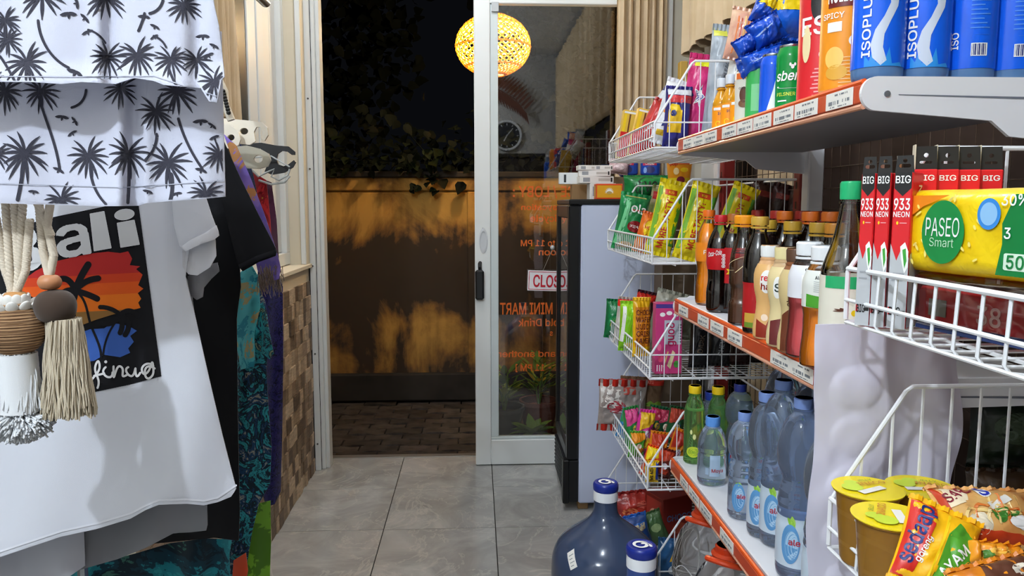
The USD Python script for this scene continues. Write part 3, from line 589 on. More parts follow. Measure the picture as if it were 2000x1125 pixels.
def bag(name, lab, A, w, h, t, m_, prints=(), seed=0, seal=.05, cat_='snack bag', group=None, wr=1.0, sealm=None, puff=.55):
    """Pillow pouch standing on its base: front towards -y. prints use a in [-1,1] across, b in [0,1] up."""
    def th(a, b):
        c = np.clip((b - seal) / (1 - 2 * seal), 0, 1) * 2 - 1
        return t / 2 * np.clip(1 - np.abs(a) ** 2.6, 0, 1) ** puff * np.clip(1 - np.abs(c) ** 3.2, 0, 1) ** .6
    def surf(a, b, s, off=0):
        a = np.asarray(a, float); b = np.asarray(b, float); tt = th(a, b)
        p = np.stack([a * 7 * w / .1, b * 9 * h / .15, np.full_like(a, seed + 3.0 * (s > 0))], -1)
        nz = (meshkit.fbm(p, 3, seed) - .5) * .0085 * wr * np.clip(tt / (t * .2 + 1e-6), 0, 1)
        e = np.abs(b * 2 - 1) ** 6; nz = nz + .0022 * wr * e * np.sin(a * 17 + seed) * np.clip(1 - np.abs(a) ** 6, 0, 1)
        xx = a * w / 2 * (1 - .06 * np.clip(1 - (2 * b - 1) ** 2, 0, 1)) 
        return np.stack([xx, -s * (tt + .0005) - np.where(s > 0, nz, -nz) - s * off, b * h], -1)
    nu, nv = 19, 25; a = np.linspace(-1, 1, nu); b = np.linspace(0, 1, nv); A_, B_ = np.meshgrid(a, b, indexing='ij')
    F = surf(A_, B_, 1); K = surf(A_, B_, -1)
    ring = np.concatenate([F, K[::-1]], 0)
    t_ = thing(name, lab, cat_, A, group=group); main = part(t_, 'pouch', gridmesh(ring, True), m_, smooth=True)
    for b0, b1 in ((0, seal), (1 - seal, 1)):      # crimped seals
        us = np.linspace(-.995, .995, 34); X = np.stack([np.stack([us * w / 2, -.0024 * np.ones(34) - .0010 * (np.arange(34) % 2) + .0022 * wr * -np.sin(us * 17 + seed), np.full(34, bb * h) + (.0014 * (np.arange(34) % 2) * (1 if bb in (0, 1) else 0))], -1) for bb in (b0, b1)], 1)
        Y = X.copy(); Y[..., 1] += .004; part(t_, 'seal', gridmesh(np.concatenate([X, Y[:, ::-1], X[:, :1]], 1)), sealm or m_, smooth=False)
    fn = lambda u, v, off: surf(u, v, 1, off + .0006)
    for q in prints:
        if q[0] == 't': _, s, u, v, hh, col, *r = q; k_ = r[0] if r else {}; ms = letters(fn, s, u, v, hh * h, su=w / 2, sv=h, **k_); nm_ = 'lettering'
        elif q[0] == 'p': ms = decal(fn, q[1], .0002, .16); nm_ = 'print'; col = q[2]
        elif q[0] == 'r': ms = decal(fn, sbox(*q[1:5]), .0001, .16); nm_ = 'print'; col = q[5]
        elif q[0] == 'e': ms = decal(fn, affinity.scale(Point(q[1], q[2]).buffer(1, quad_segs=7), q[3], q[4], origin=(q[1], q[2])), .0003, .16); nm_ = 'print'; col = q[5]
        if ms is not None: part(main, nm_, ms, col, smooth=True)
    return t_
def carton(name, lab, A, w, d, h, m_, faces={}, cat_='box', group=None, c=.0012):
    """Box on its base, front face at y=-d/2; faces: {'f','l','t'}: prints with a in [-1,1], b in [0,1]."""
    t_ = thing(name, lab, cat_, A, group=group); main = part(t_, 'carton', cbox((-w / 2, -d / 2, 0), (w / 2, d / 2, h), c), m_, smooth=False)
    F = {'f': (lambda u, v, o: np.stack([np.asarray(u) * w / 2, np.full(np.shape(u), -d / 2 - .0002 - o), np.asarray(v) * h], -1), w, h),
         'l': (lambda u, v, o: np.stack([np.full(np.shape(u), -w / 2 - .0002 - o), -np.asarray(u) * d / 2, np.asarray(v) * h], -1), d, h),
         't': (lambda u, v, o: np.stack([np.asarray(u) * w / 2, np.asarray(v) * d - d / 2, np.full(np.shape(u), h + .0002 + o)], -1), w, d)}
    for k_, prs in faces.items():
        fn, W_, H_ = F[k_]
        for i_, q in enumerate(prs):
            o = .00004 * i_
            if q[0] == 't': _, s, u, v, hh, col, *r = q; kk = r[0] if r else {}; ms = letters(fn, s, u, v, hh * H_, su=W_ / 2, sv=H_, off=.0004 + o, **kk); nm_ = 'lettering'
            elif q[0] == 'p': ms = decal(fn, q[1], o); col = q[2]; nm_ = 'print'
            elif q[0] == 'r': ms = decal(fn, sbox(*q[1:5]), o); col = q[5]; nm_ = 'print'
            elif q[0] == 'e': ms = decal(fn, affinity.scale(Point(q[1], q[2]).buffer(1, quad_segs=8), q[3], q[4], origin=(q[1], q[2])), o); col = q[5]; nm_ = 'print'
            if ms is not None: part(main, nm_, ms, col, smooth=False)
    return t_
def at(px, py, Y, yaw=0, lean=0, tip=0): return mat4(rot(z=yaw) @ rot(x=tip) @ rot(y=lean), P(px, py, Y))
def on(px, X, z, yaw=0, lean=0, tip=0):      # standing on the level z at depth line X, in column px
    Y = at_x(px, X, z); return mat4(rot(z=yaw) @ rot(x=tip) @ rot(y=lean), (X, Y, z))
def bagpx(name, lab, x, yb, yt, Y, wpx, t, m_, prints=(), lean=0, yaw=0, tip=0, zmin=None, **k):
    s = Y / FPX; p = P(x, yb, Y); sh = 0
    if zmin is not None: sh = max(0, zmin - p[2]); p[2] = max(p[2], zmin)
    h = ((yb - yt) * s - sh) / max(math.cos(math.radians(lean)), .3)
    return bag(name, lab, mat4(rot(z=yaw) @ rot(x=tip) @ rot(y=lean), p), wpx * s, h, t, m_, prints, **k)

def bagc(name, lab, cx, cy, Y, wpx, hpx, t, m_, prints=(), roll=0, yaw=0, tip=0, **k):
    """A pouch whose middle shows at (cx, cy): roll turns it in the picture plane, tip leans it back."""
    s = Y / FPX; R = rot(z=yaw) @ rot(x=tip) @ rot(y=roll); h = hpx * s
    return bag(name, lab, mat4(R, P(cx, cy, Y) - R @ np.array([0, 0, h / 2])), wpx * s, h, t, m_, prints, **k)
# ------------------------------------------------------------------ top shelf
W = M('f2f2f0', .5); BLK = M('161616', .5); REDI = M('d01f26', .4); YEL = M('f5cf1c', .4); GRN = M('1f8f3e', .4); BLU = M('1747c8', .35); SILV = M('c9d3e6', .3); ORG = M('f28a1a', .4); CYAN = M('39a8ec', .35); NAVY = M('1b2a6e', .4); PINK = M('d9307c', .4); BRN = M('5a2f1c', .5); GRAY = M('9a9da2', .5); CREM = M('e9d9a8', .5)
ISO = M('1560e4', .2)
isoprof = [(0, 0), (.026, .0), (.030, .015), (.0318, .05), (.0322, .12), (.0322, .52), (.0318, .60), (.029, .68), (.023, .78), (.0155, .85), (.0135, .88), (.0135, 1.0)]
swoosh = Polygon([(-.006, .09), (-.016, .14), (-.019, .22), (-.014, .31), (-.004, .39), (.003, .47), (.001, .56), (.010, .60), (.015, .54), (.013, .45), (.004, .36), (-.003, .28), (-.004, .20), (.001, .12)]).buffer(.002).buffer(-.002)
splash = shapely.union_all([Polygon([(-.026, .085), (-.026, .16), (-.02, .12), (-.015, .2), (-.012, .11), (0, .14), (.004, .2), (.008, .1), (.02, .11), (.024, .085)])])
WASH = M('8fc4ea', .2, 0, .5)
for i, px in enumerate((1712, 1800, 1888, 1970)):
    pos = P(px, 140, 1.02 + .004 * i); pos[2] = TOPZ; A = mat4(t=pos)
    front = [('p', splash, M('2f8fe0', .3)), ('p', swoosh, SILV), ('t', 'ISOPLUS', -.0245, .36, .0105, W, dict(rotd=90, width=.088)), ('e', -.004, .62, .0016, .0016, W)]
    back = [('r', -.010, .16, .010, .24, W), ('r', -.006, .29, .012, .292, M('3d74d8', .4))] + [('r', -.009 + .0016 * q, .165, -.009 + .0016 * q + .0005 * (1 + (q * 7) % 3), .235, NAVY) for q in range(11)] + [('r', -.012, v_, .012 - .004 * (q % 3), v_ + .008, M('4a86e4', .4)) for q, v_ in enumerate(np.arange(.33, .62, .028))]
    if i == 2: back = [('t', 'ISO', -.029, .26, .009, W, dict(rotd=90))] + back
    bottle('isotonic_bottle', ['blue isotonic drink bottle with silver swoosh, next to the orange crisps can', 'second blue isotonic drink bottle from the left, silver swoosh facing out', 'third blue isotonic bottle from the left, back label with barcode', 'rightmost blue isotonic bottle at the picture edge, back label with barcode'][i], 'bottle', A, .205, isoprof, body=M('7fb0ea', .12, 0, .5, .55, 1.4), liq=None, cap=M('e8eef8', .35), capr=.0165, caph=.018, sleeve=(.085, .74, ISO, ''), prints=front if i < 2 else back, th=-100, n=36)
# crisps tubes
prr = 0.0375
def crisps(lab, px, X, hcol, prints, py=180):
    A = on(px, X, TOPZ); return can('crisps_tube', lab, A, .235, prr, hcol, prints, lid=M('f0f0ee', .4), cat_='crisps can')
PRD = M('6b1512', .4)
crisps('orange cardboard crisps tube with white lettering beside the blue bottles', 1648, .56, M('f0941c', .4), [('r', -.034, .55, .006, .76, PRD), ('t', 'NGLES', -.016, .635, .026, W, dict(width=.036)), ('r', -.034, .40, -.012, .46, W), ('t', 'SPICY', -.026, .50, .008, W), ('e', .006, .34, .008, .008, W), ('e', .006, .34, .005, .005, M('f0941c', .4)), ('e', -.022, .24, .014, .016, M('f7c766', .4)), ('e', -.018, .15, .016, .011, M('e0a63c', .4))] + [('r', -.014, .06 + .022 * q, .024, .066 + .022 * q, M('f6c98a', .5)) for q in range(9)])
crisps('red cardboard crisps tube standing left of the orange one', 1600, .58, M('d5222a', .4), [('e', -.012, .72, .012, .030, BLK), ('t', 'ES', -.018, .56, .028, W), ('e', -.000, .36, .0085, .0085, W), ('e', .0, .36, .0055, .0055, M('d5222a', .4)), ('e', -.03, .44, .008, .03, CREM)] + [('r', -.02 + .003 * (q % 3), .05 + .026 * q, .018 - .004 * (q % 2), .060 + .026 * q, M('f0a0a0', .5)) for q in range(9)])
# cans
cg = can('drink_can', 'green beer can with white script lettering and a small crown, beside the red crisps tube', on(1541, .585, TOPZ), .132, .0265, M('0f8a3c', .2), [('t', 'sberg', -.003, .55, .017, W, dict(shear=.2, width=.052)), ('p', stroke([(-.026, .43), (-.01, .40), (.008, .40), (.020, .44)], .004), W), ('e', .001, .69, .003, .004, W), ('e', -.003, .72, .002, .003, W), ('e', .005, .72, .002, .003, W), ('t', 'PILSNER', -.010, .32, .006, M('cbe04a', .4)), ('r', -.026, .22, -.008, .24, W)])
can('drink_can', 'blue drink can with a white wave between two green cans', on(1506, .57, TOPZ), .125, .024, M('1556d8', .2), [('p', Polygon([(-.012, .12), (.004, .12), (.010, .5), (.014, .74), (.008, .74), (.0, .45)]), W)])
can('drink_can', 'plain bright green drink can left of the blue can', on(1478, .565, TOPZ), .125, .024, M('3fae58', .22), [('r', -.014, .2, .008, .62, M('7cc98a', .3))])
can('drink_can', 'small white drink can with an orange top at the end of the can row', on(1454, .56, TOPZ), .118, .022, M('d9d4c8', .3), [('r', -.022, .82, .022, .92, M('e06a2c', .4)), ('e', -.004, .55, .009, .016, BRN), ('e', -.004, .40, .011, .008, M('7a5236', .4)), ('t', 'COFFEE', -.004, .66, .004, BLK)])
# small orange bottles
vprof = [(0, 0), (.019, 0), (.0215, .03), (.0215, .52), (.019, .60), (.012, .72), (.0085, .80), (.0085, 1)]
for i, (px, X) in enumerate(((1407, .545), (1424, .548), (1442, .552))):
    bottle('vitamin_bottle', ['small orange vitamin drink bottle with grey cap, nearest the bag basket', 'small orange vitamin drink bottle, middle of the three', 'small orange vitamin drink bottle, rightmost, beside the white can'][i], 'bottle', on(px, X, TOPZ), .118, [(r_ * .86, z_) for r_, z_ in vprof], body=M('f0a81e', .15, 0, .5, .3), cap=M('d8dde4', .3), capr=.0105, caph=.020, sleeve=(.04, .48, M('f79a18', .4), ''), prints=[('t', 'C', -.006, .15, .012, YEL), ('e', .008, .2, .004, .004, YEL), ('r', -.018, .40, .018, .45, W), ('t', '1000', .002, .34, .005, NAVY)])
# bags above
BF = foil('1450c4', '0f3fa8'); YF_ = foil('f2cf18')
bagc('foil_pack', 'big blue foil snack pack with a yellow upper part, on top of the pile', 1541, 12, 1.60, 84, 130, .07, foil('1a63d6', '1450c4'), [('r', -.98, .39, .98, .97, YF_), ('e', .5, .66, .22, .04, M('e8c9b0', .4))], roll=2, seed=3, cat_='snack pack')
bagc('foil_pack', 'big blue foil snack pack standing behind the green can', 1545, 110, 1.64, 76, 110, .07, foil('1a63d6', '1450c4'), [('r', -.98, .86, .98, .88, M('5f95e6', .3))], roll=0, seed=4, cat_='snack pack')
for i, (cx, cy, Y, w_, h_, rl_, lab) in enumerate(((1497, 62, 1.55, 66, 56, -28, 'dark blue crumpled foil pack end folded over at the middle of the pile'), (1461, 86, 1.57, 56, 36, -30, 'dark blue crumpled foil pack with a red seam at the left of the pile'), (1492, 116, 1.54, 84, 40, -18, 'dark blue crumpled foil pack lying just above the drink cans'), (1493, 18, 1.60, 44, 56, 20, 'blue and yellow twisted foil pack end at the top of the pile'), (1470, 135, 1.60, 60, 50, -10, 'small dark blue foil pack above the light green can'))):
    bagc('foil_pack', lab, cx, cy, Y, w_, h_, .055, BF, [('r', .80, .05, .92, .95, M('a02030', .4))] if i == 1 else [('p', Polygon([(-.8, .6), (.2, .9), (.9, .7), (.6, .5)]), YF_)] if i == 3 else [('p', Polygon([(-.8, .5), (.3, .62), (.3, .58), (-.7, .44)]), M('9fb8ea', .2))], roll=rl_, yaw=-12, seed=10 + i, wr=3.0, cat_='snack pack')
bagpx('cracker_bag', 'clear pack of pink and orange crackers behind the white bag', 1441, 120, 22, 1.80, 62, .06, foil('d9a08a', 'e6c0a0', .2), [('r', -.7 + .2 * q, .1 + .03 * (q % 3), -.62 + .2 * q, .8 - .05 * (q % 2), M(('e0793c', 'c9503c', 'f0c070')[q % 3], .35)) for q in range(8)], lean=10, seed=5)
bagpx('white_snack_bag', 'white snack bag with a small brown picture tilted above the little orange bottles', 1425, 240, 92, 1.83, 50, .05, foil('e6e6e2', 'd6d8d6'), [('e', .35, .55, .42, .10, M('6b5236', .5)), ('e', .1, .52, .2, .06, M('40382c', .5)), ('e', -.2, .86, .5, .07, M('8fc25a', .4)), ('t', 'COOKIES', -.2, .42, .02, GRAY)], lean=10, seed=6, zmin=TOPZ + .002)

# ------------------------------------------------------------------ far basket, top
for i, (x, yb, yt, Y, wpx) in enumerate(((1221, 283, 208, 2.46, 30), (1245, 276, 203, 2.34, 34))):
    A = mat4(rot(y=9 + 4 * i), P(x - 4, yb, Y) * [1, 1, 0] + [0, 0, BZ[0] + .004]); s = Y / FPX
    carton('stick_pack', ['yellow and red biscuit stick pack, first at the far end of the top basket', 'yellow and red biscuit stick pack, second from the far end'][i], A, wpx * s, .03, (yb - yt) * s + .03, M('e0b84a', .35), {'f': [('r', -1, .03, 1, .55, REDI), ('r', -.2, .55, .0, .92, M('6b3a18', .4)), ('r', .45, .56, .7, .92, M('d8a83a', .4)), ('r', -.85, .56, -.5, .92, YEL), ('r', -.9, .93, .9, .97, W)]}, cat_='snack box')
bagpx('snack_bag', 'red snack bag between the stick packs and the white bag', 1258, 283, 200, 2.27, 44, .05, foil('c22a2a', '9e2020'), [('p', Polygon([(-.7, .2), (-.5, .25), (.5, .8), (.3, .8)]), W), ('e', .4, .6, .3, .1, ORG), ('t', 'RED', -.2, .42, .07, W, dict(rotd=60))], lean=26, seed=21)
bagpx('snack_bag', 'small silver and navy snack roll lying behind the white bag', 1283, 222, 165, 2.3, 38, .05, foil('c9d0da', 'a7b0bc'), [('r', -1, .6, 1, .95, NAVY), ('r', -.6, .3, .6, .4, REDI)], lean=35, seed=22)
bagpx('snack_bag', 'white snack bag with red lettering and an orange mark leaning right', 1291, 283, 160, 2.16, 50, .06, foil('e9ecf0', 'cdd4dd'), [('t', 'ROYAL', -.05, .68, .10, REDI, dict(rotd=62)), ('e', -.45, .50, .35, .06, ORG), ('r', -.8, .12, .5, .20, M('d8b030', .4)), ('p', Polygon([(-.6, .25), (.3, .30), (.0, .42), (-.5, .38)]), NAVY)], lean=16, seed=23)
bagpx('snack_bag', 'purple and yellow snack bag with a red band near the top basket corner', 1318, 290, 172, 2.0, 52, .06, foil('2c2a80', '232068'), [('r', -.85, .24, .15, .60, M('e6b81e', .35)), ('p', Polygon([(-.85, .60), (.1, .58), (-.1, .68), (-.7, .70)]), YEL), ('e', -.5, .55, .2, .05, NAVY), ('r', -.9, .72, .95, .84, M('c8343a', .35)), ('r', -.9, .85, .9, .97, M('d9dbe2', .3))], lean=3, seed=24)
star = lambda cx, cy, r_, k, asp: Polygon([(cx + asp * (r_ if i % 2 == 0 else r_ * k) * math.sin(i * math.pi / 5 + .3), cy + (r_ if i % 2 == 0 else r_ * k) * math.cos(i * math.pi / 5 + .3)) for i in range(10)])
bagpx('snack_bag', 'tall magenta snack bag with a navy star outlined in white', 1352, 292, 112, 2.03, 62, .06, foil('cf2f78', 'b8245f'), [('p', star(-.25, .54, .135, .45, 2.9), W), ('p', star(-.25, .54, .11, .45, 2.9), M('34308c', .35)), ('r', -.7, .86, .9, .93, M('d6d820', .35)), ('p', Polygon([(-.98, .46), (-.6, .55), (-.8, .60)]), NAVY)], lean=7, seed=25)
bagpx('snack_bag', 'tall silver-grey snack bag edge next to the magenta bag', 1388, 285, 56, 1.99, 44, .05, foil('b3bcc6', '98a2ad'), [('t', 'NUTRITION FACTS', .3, .55, .032, M('5f6872', .5), dict(rotd=84)), ('t', 'Indonesia', .25, .2, .04, M('4e5660', .5), dict(rotd=84)), ('r', -.9, .90, .3, .97, M('dfe05a', .35))], lean=5, seed=26)

# ------------------------------------------------------------------ far basket two: yellow bags
def tasty(lab, x, yb, yt, Y, wpx, ln, seed, sd=0):
    s = foil('f0dc14', 'e2cc10')
    bagpx('snack_bag', lab, x, yb, yt, Y, wpx, .055, s, [('t', 'MORE TASTY!', -.12, .44, .082, M('c8281c', .4), dict(rotd=90, width=.62 * (yb - yt) * Y / FPX)), ('r', .55, .05, .98, .95, M('4f9a2c', .35)), ('r', -.98, .12, -.72, .9, M('7cb43a', .35)), ('r', -.5, .17, .4, .175, M('8a6a10', .4)), ('r', -.55, .80, .35, .87, M('d8461c', .4)), ('t', 'BIG', -.1, .835, .03, YEL)], lean=ln, seed=seed, zmin=BZ[1] + .003, puff=.45)
tasty('yellow snack bag reading MORE TASTY at the near-left of the second basket, leaning right', 1282, 512, 352, 2.16, 54, 12, 31)
tasty('yellow snack bag reading MORE TASTY in the near corner of the second basket', 1338, 508, 358, 1.99, 56, 15, 32)
tasty('yellow snack bag in shade behind the near one, further into the second basket', 1402, 500, 362, 2.06, 56, 22, 33)
bagpx('snack_bag', 'green snack bag with white and red lettering at the far end of the second basket', 1222, 490, 378, 2.42, 60, .06, foil('1a8a4a', '14703c'), [('t', 'ola', .25, .74, .15, W, dict(rotd=-6)), ('r', -.2, .70, .9, .72, M('d22a3a', .4)), ('e', .2, .43, .55, .10, M('8e1820', .4)), ('t', 'PEDAS', .2, .43, .045, W), ('e', -.2, .08, .5, .08, M('e0a63c', .4)), ('p', Polygon([(-.98, .1), (-.6, .1), (-.3, .9), (-.6, .9)]), M('6fc48a', .3)), ('r', -.7, .93, .7, .99, M('c9b86a', .4))], lean=10, seed=34, zmin=BZ[1] + .003)
bagpx('snack_bag', 'orange and red snack bag low between the green and yellow bags', 1250, 505, 415, 2.30, 36, .045, foil('e07a1c', 'd0461c'), [('e', 0, .6, .6, .2, YEL), ('e', .1, .35, .4, .15, M('b8201c', .4)), ('t', 'HOT', 0, .62, .08, REDI)], lean=16, seed=35, zmin=BZ[1] + .003)
bagpx('snack_bag', 'red-topped clear snack bag behind the yellow bags', 1276, 500, 366, 2.48, 60, .05, foil('b9a88a', '8a9a5a'), [('r', -.9, .78, .9, .9, REDI), ('e', 0, .55, .6, .14, W), ('e', .1, .52, .35, .09, M('b02020', .4))], lean=12, seed=36, zmin=BZ[1] + .003)
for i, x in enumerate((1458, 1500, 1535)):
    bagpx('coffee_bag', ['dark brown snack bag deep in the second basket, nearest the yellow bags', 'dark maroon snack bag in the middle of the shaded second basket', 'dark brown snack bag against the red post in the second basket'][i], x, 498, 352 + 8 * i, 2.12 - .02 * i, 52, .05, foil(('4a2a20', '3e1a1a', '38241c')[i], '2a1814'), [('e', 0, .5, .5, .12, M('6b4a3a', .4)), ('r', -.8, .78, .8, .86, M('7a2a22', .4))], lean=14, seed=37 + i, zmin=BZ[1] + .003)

# on the cooler: built with the cooler below
# ------------------------------------------------------------------ far basket three
bagpx('snack_bag', 'dark green snack bag with gold print at the far end of the third basket', 1196, 668, 582, 2.50, 36, .05, foil('157a44', '0f6236'), [('p', stroke([(-.5, .35), (-.1, .5), (.4, .38), (.6, .55)], .07), M('c9b23a', .4)), ('e', 0, .46, .7, .13, M('2a9a58', .35))], lean=4, seed=41, zmin=BZ[2] + .003)
bagpx('snack_bag', 'white snack bag with a red top behind the lime green one', 1216, 672, 578, 2.40, 40, .05, foil('d8d2cc', 'b0a8a4'), [('r', -1, .80, 1, .99, M('e02a1c', .35)), ('e', -.3, .45, .4, .12, REDI), ('e', .3, .3, .3, .1, BLK)], lean=6, seed=42, wr=1.8, zmin=BZ[2] + .003)
bagpx('snack_bag', 'lime green snack bag with a white edge in the third basket', 1228, 685, 585, 2.26, 44, .055, foil('7fc41e', '9ad028'), [('p', Polygon([(.62, .06), (.98, .06), (.98, .9), (.5, .95)]), M('dfe2e0', .3)), ('e', -.1, .12, .5, .07, YEL), ('e', .8, .15, .14, .06, M('a02840', .4)), ('p', Polygon([(-.98, .2), (-.7, .2), (-.5, .9), (-.8, .9)]), W)], lean=2, seed=43, zmin=BZ[2] + .003)
bagpx('snack_bag', 'maroon snack bag with a bright red top standing behind the yellow pack', 1243, 672, 566, 2.44, 40, .05, foil('4a2030', '3a1824'), [('r', -1, .80, 1, .99, M('d8281c', .35)), ('e', 0, .5, .5, .12, M('8a3a4a', .4))], lean=12, seed=44, wr=1.8, zmin=BZ[2] + .003)
bagpx('wafer_pack', 'yellow-edged pack with dense orange-brown lettering beside the pink wafer box', 1252, 700, 578, 2.10, 40, .03, foil('e8b818', 'd8a010'), [('r', -.9, .17, .85, .84, M('c87818', .4))] + [('t', s, 0, v, .085, M('5a1c14', .4), dict(width=.047)) for s, v in (('CHOCO', .75), ('WAFER', .63), ('JUICY', .51), ('CRISP', .39), ('LAYER', .27))], lean=2, tip=-4, yaw=18, seed=45, zmin=BZ[2] + .02)
bagpx('snack_bag', 'clear greyish plastic bag of snacks behind the pink wafer box', 1286, 690, 566, 2.22, 70, .06, foil('a9a89c', '8d9484', .18), [('p', Polygon([(-.6, .6), (.2, .9), (.4, .84), (-.3, .55)]), M('d5d8d0', .2)), ('e', .2, .5, .4, .1, M('6f8a4a', .4))], lean=14, seed=46, wr=2, zmin=BZ[2] + .003)
bagpx('snack_bag', 'second clear plastic snack bag with a red label near the shelf end', 1318, 660, 575, 2.30, 70, .06, foil('9aa08c', '7c8672', .18), [('r', -.6, .72, .5, .84, M('b8342a', .4))], lean=10, seed=47, wr=2, zmin=BZ[2] + .003)
s_ = 1.96 / FPX
carton('wafer_box', 'pink strawberry wafer box standing in the near corner of the third basket', mat4(rot(z=0), P(1302, 741, 1.965) * [1, 1, 0] + [0, .004, BZ[2] + .002]), 54 * s_, .035, 143 * s_, M('c63c78', .35), {'f': [('r', -1, .93, 1, .985, M('4a3a8c', .4)), ('r', -.35, .42, .92, .76, M('b8bcc6', .4)), ('t', 'guo8', .18, .56, .11, M('b02050', .4), dict(rotd=90, width=.062)), ('e', -.5, .84, .2, .03, W), ('e', .0, .86, .22, .03, W), ('e', .5, .84, .2, .03, W), ('p', Polygon([(-.1, .12), (.3, .34), (.5, .30), (.15, .07)]), CREM), ('p', Polygon([(-.4, .10), (-.3, .10), (.02, .32), (-.1, .32)]), M('e0b878', .4)), ('e', .6, .14, .2, .05, M('4a9a3c', .4)), ('e', -.6, .22, .2, .05, M('e8507a', .4)), ('e', -.7, .38, .15, .05, M('e86a92', .4))] + [('r', -.86 + .17 * q, .04, -.8 + .17 * q, .13, W) for q in range(3)] + [('r', .70, .45 + .04 * q, .92, .462 + .04 * q, BLK) for q in range(7)]}, cat_='snack box')
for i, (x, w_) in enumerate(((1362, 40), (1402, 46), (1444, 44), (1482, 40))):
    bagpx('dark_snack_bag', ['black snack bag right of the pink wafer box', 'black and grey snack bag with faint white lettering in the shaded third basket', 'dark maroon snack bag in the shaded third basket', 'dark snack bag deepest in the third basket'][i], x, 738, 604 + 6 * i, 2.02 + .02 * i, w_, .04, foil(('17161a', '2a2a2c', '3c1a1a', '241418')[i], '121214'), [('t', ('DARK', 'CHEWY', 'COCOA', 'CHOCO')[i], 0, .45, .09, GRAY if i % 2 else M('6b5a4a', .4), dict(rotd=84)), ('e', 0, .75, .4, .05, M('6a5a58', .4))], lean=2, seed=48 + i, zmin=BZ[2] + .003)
# ------------------------------------------------------------------ far basket four
bagpx('hanging_snack_strip', 'clear snack bag with a red header strip over the fourth basket', 1212, 872, 734, 2.42, 100, .05, foil('a69a94', '8f8480', .16), [('r', -.95, .48, -.1, .93, M('cfc8c2', .3)), ('r', .0, .74, .5, .86, M('b03a2c', .4)), ('e', -.3, .5, .4, .12, M('a8303c', .4)), ('e', -.6, .62, .2, .08, M('e6dcd6', .3)), ('r', -.6, .4, .3, .42, M('dfe2e6', .2)), ('r', .7, .3, .74, .8, M('dfe2e6', .2))], lean=2, seed=51, wr=2.4, seal=.13, sealm=foil('b8281c', '9a2018'), zmin=BZ[3] + .003)
bagpx('hanging_snack_strip', 'brown wafer bag with a red top behind the green-frilled packs', 1246, 880, 728, 2.46, 90, .05, foil('7a5f48', '66503c'), [('r', -.98, .86, .98, .97, M('b8281c', .4)), ('t', 'CHOCOLATE', 0, .915, .05, M('e08a7a', .4)), ('p', Polygon([(-.95, .46)] + [(-.95 + .19 * q, .52 + .05 * (q % 2)) for q in range(11)] + [(.95, .46)]), M('7fa83a', .4))], lean=4, seed=52, zmin=BZ[3] + .003)
packs = [(1216, 905, 790, 2.34, 34, 14, '3a8ac8', '2f9a54', 'blue and green'), (1236, 905, 785, 2.26, 34, -6, '2f8a44', 'd84a8c', 'green with pink corner'), (1249, 920, 792, 2.18, 36, 10, 'd8389a', 'f0c028', 'magenta and yellow'), (1240, 925, 835, 2.16, 34, 4, '58a83a', 'e08a1c', 'grass green and orange'), (1270, 900, 785, 2.30, 36, 12, '1f6a3c', 'b8284a', 'dark green with a crimson tip'), (1276, 940, 835, 2.08, 40, 10, 'e08a1a', 'c8442c', 'orange with a red swirl'), (1290, 900, 788, 2.30, 36, 8, '1c5a3a', 'c03a5a', 'deep green with pink fold'), (1310, 905, 785, 2.28, 36, 10, '245c34', 'd0503c', 'bottle green and coral'), (1306, 945, 830, 2.04, 36, 18, 'd8801c', 'a8281c', 'amber with dark red base'), (1328, 940, 815, 2.08, 34, 16, '7a2a1c', 'd88a2a', 'brown-red and amber'), (1262, 958, 862, 2.0, 34, 16, 'e8501c', 'f0d020', 'orange and yellow front'), (1290, 958, 868, 1.99, 36, 12, '6a2018', 'b8381c', 'dark red front')]
for i, (x, yb, yt, Y, wpx, ln, c1, c2, nm_) in enumerate(packs):
    bagpx('small_snack_pack', 'small %s snack pack in the fourth basket' % nm_, x, yb + 22, yt, Y, wpx, .04, foil(c1, None), [('p', Polygon([(-.9, .55), (.9, .75), (.9, .95), (-.9, .95)]), M(c2, .35)), ('e', (.3, -.2, .1)[i % 3], .3, .5, .13, M(c2, .35)), ('e', .0, .48, .35, .10, M(('f2e6d0', 'f4d64a', 'e8e4f0')[i % 3], .35)), ('t', ('YUM', 'CHIKI', 'TARO')[i % 3] if i % 3 != 2 else 'MIX', 0, .48, .06, M(('c02020', '2040a0', 'a02060')[i % 3], .4), dict(rotd=60))], lean=ln, yaw=(i * 37) % 40 - 20, seed=60 + i, wr=1.8, zmin=BZ[3] + .003)
bagpx('small_snack_pack', 'yellow pack edge with black letters at the near corner of the fourth basket', 1272, 962, 895, 1.955, 26, .02, foil('f0c81c', 'e8b810'), [('t', 'NIH', -.2, .6, .14, BLK, dict(rotd=90)), ('t', 'MI', -.2, .25, .14, BLK, dict(rotd=90)), ('r', .5, .05, .98, .95, M('2040a8', .4))], lean=2, seed=80, zmin=BZ[3] + .003)
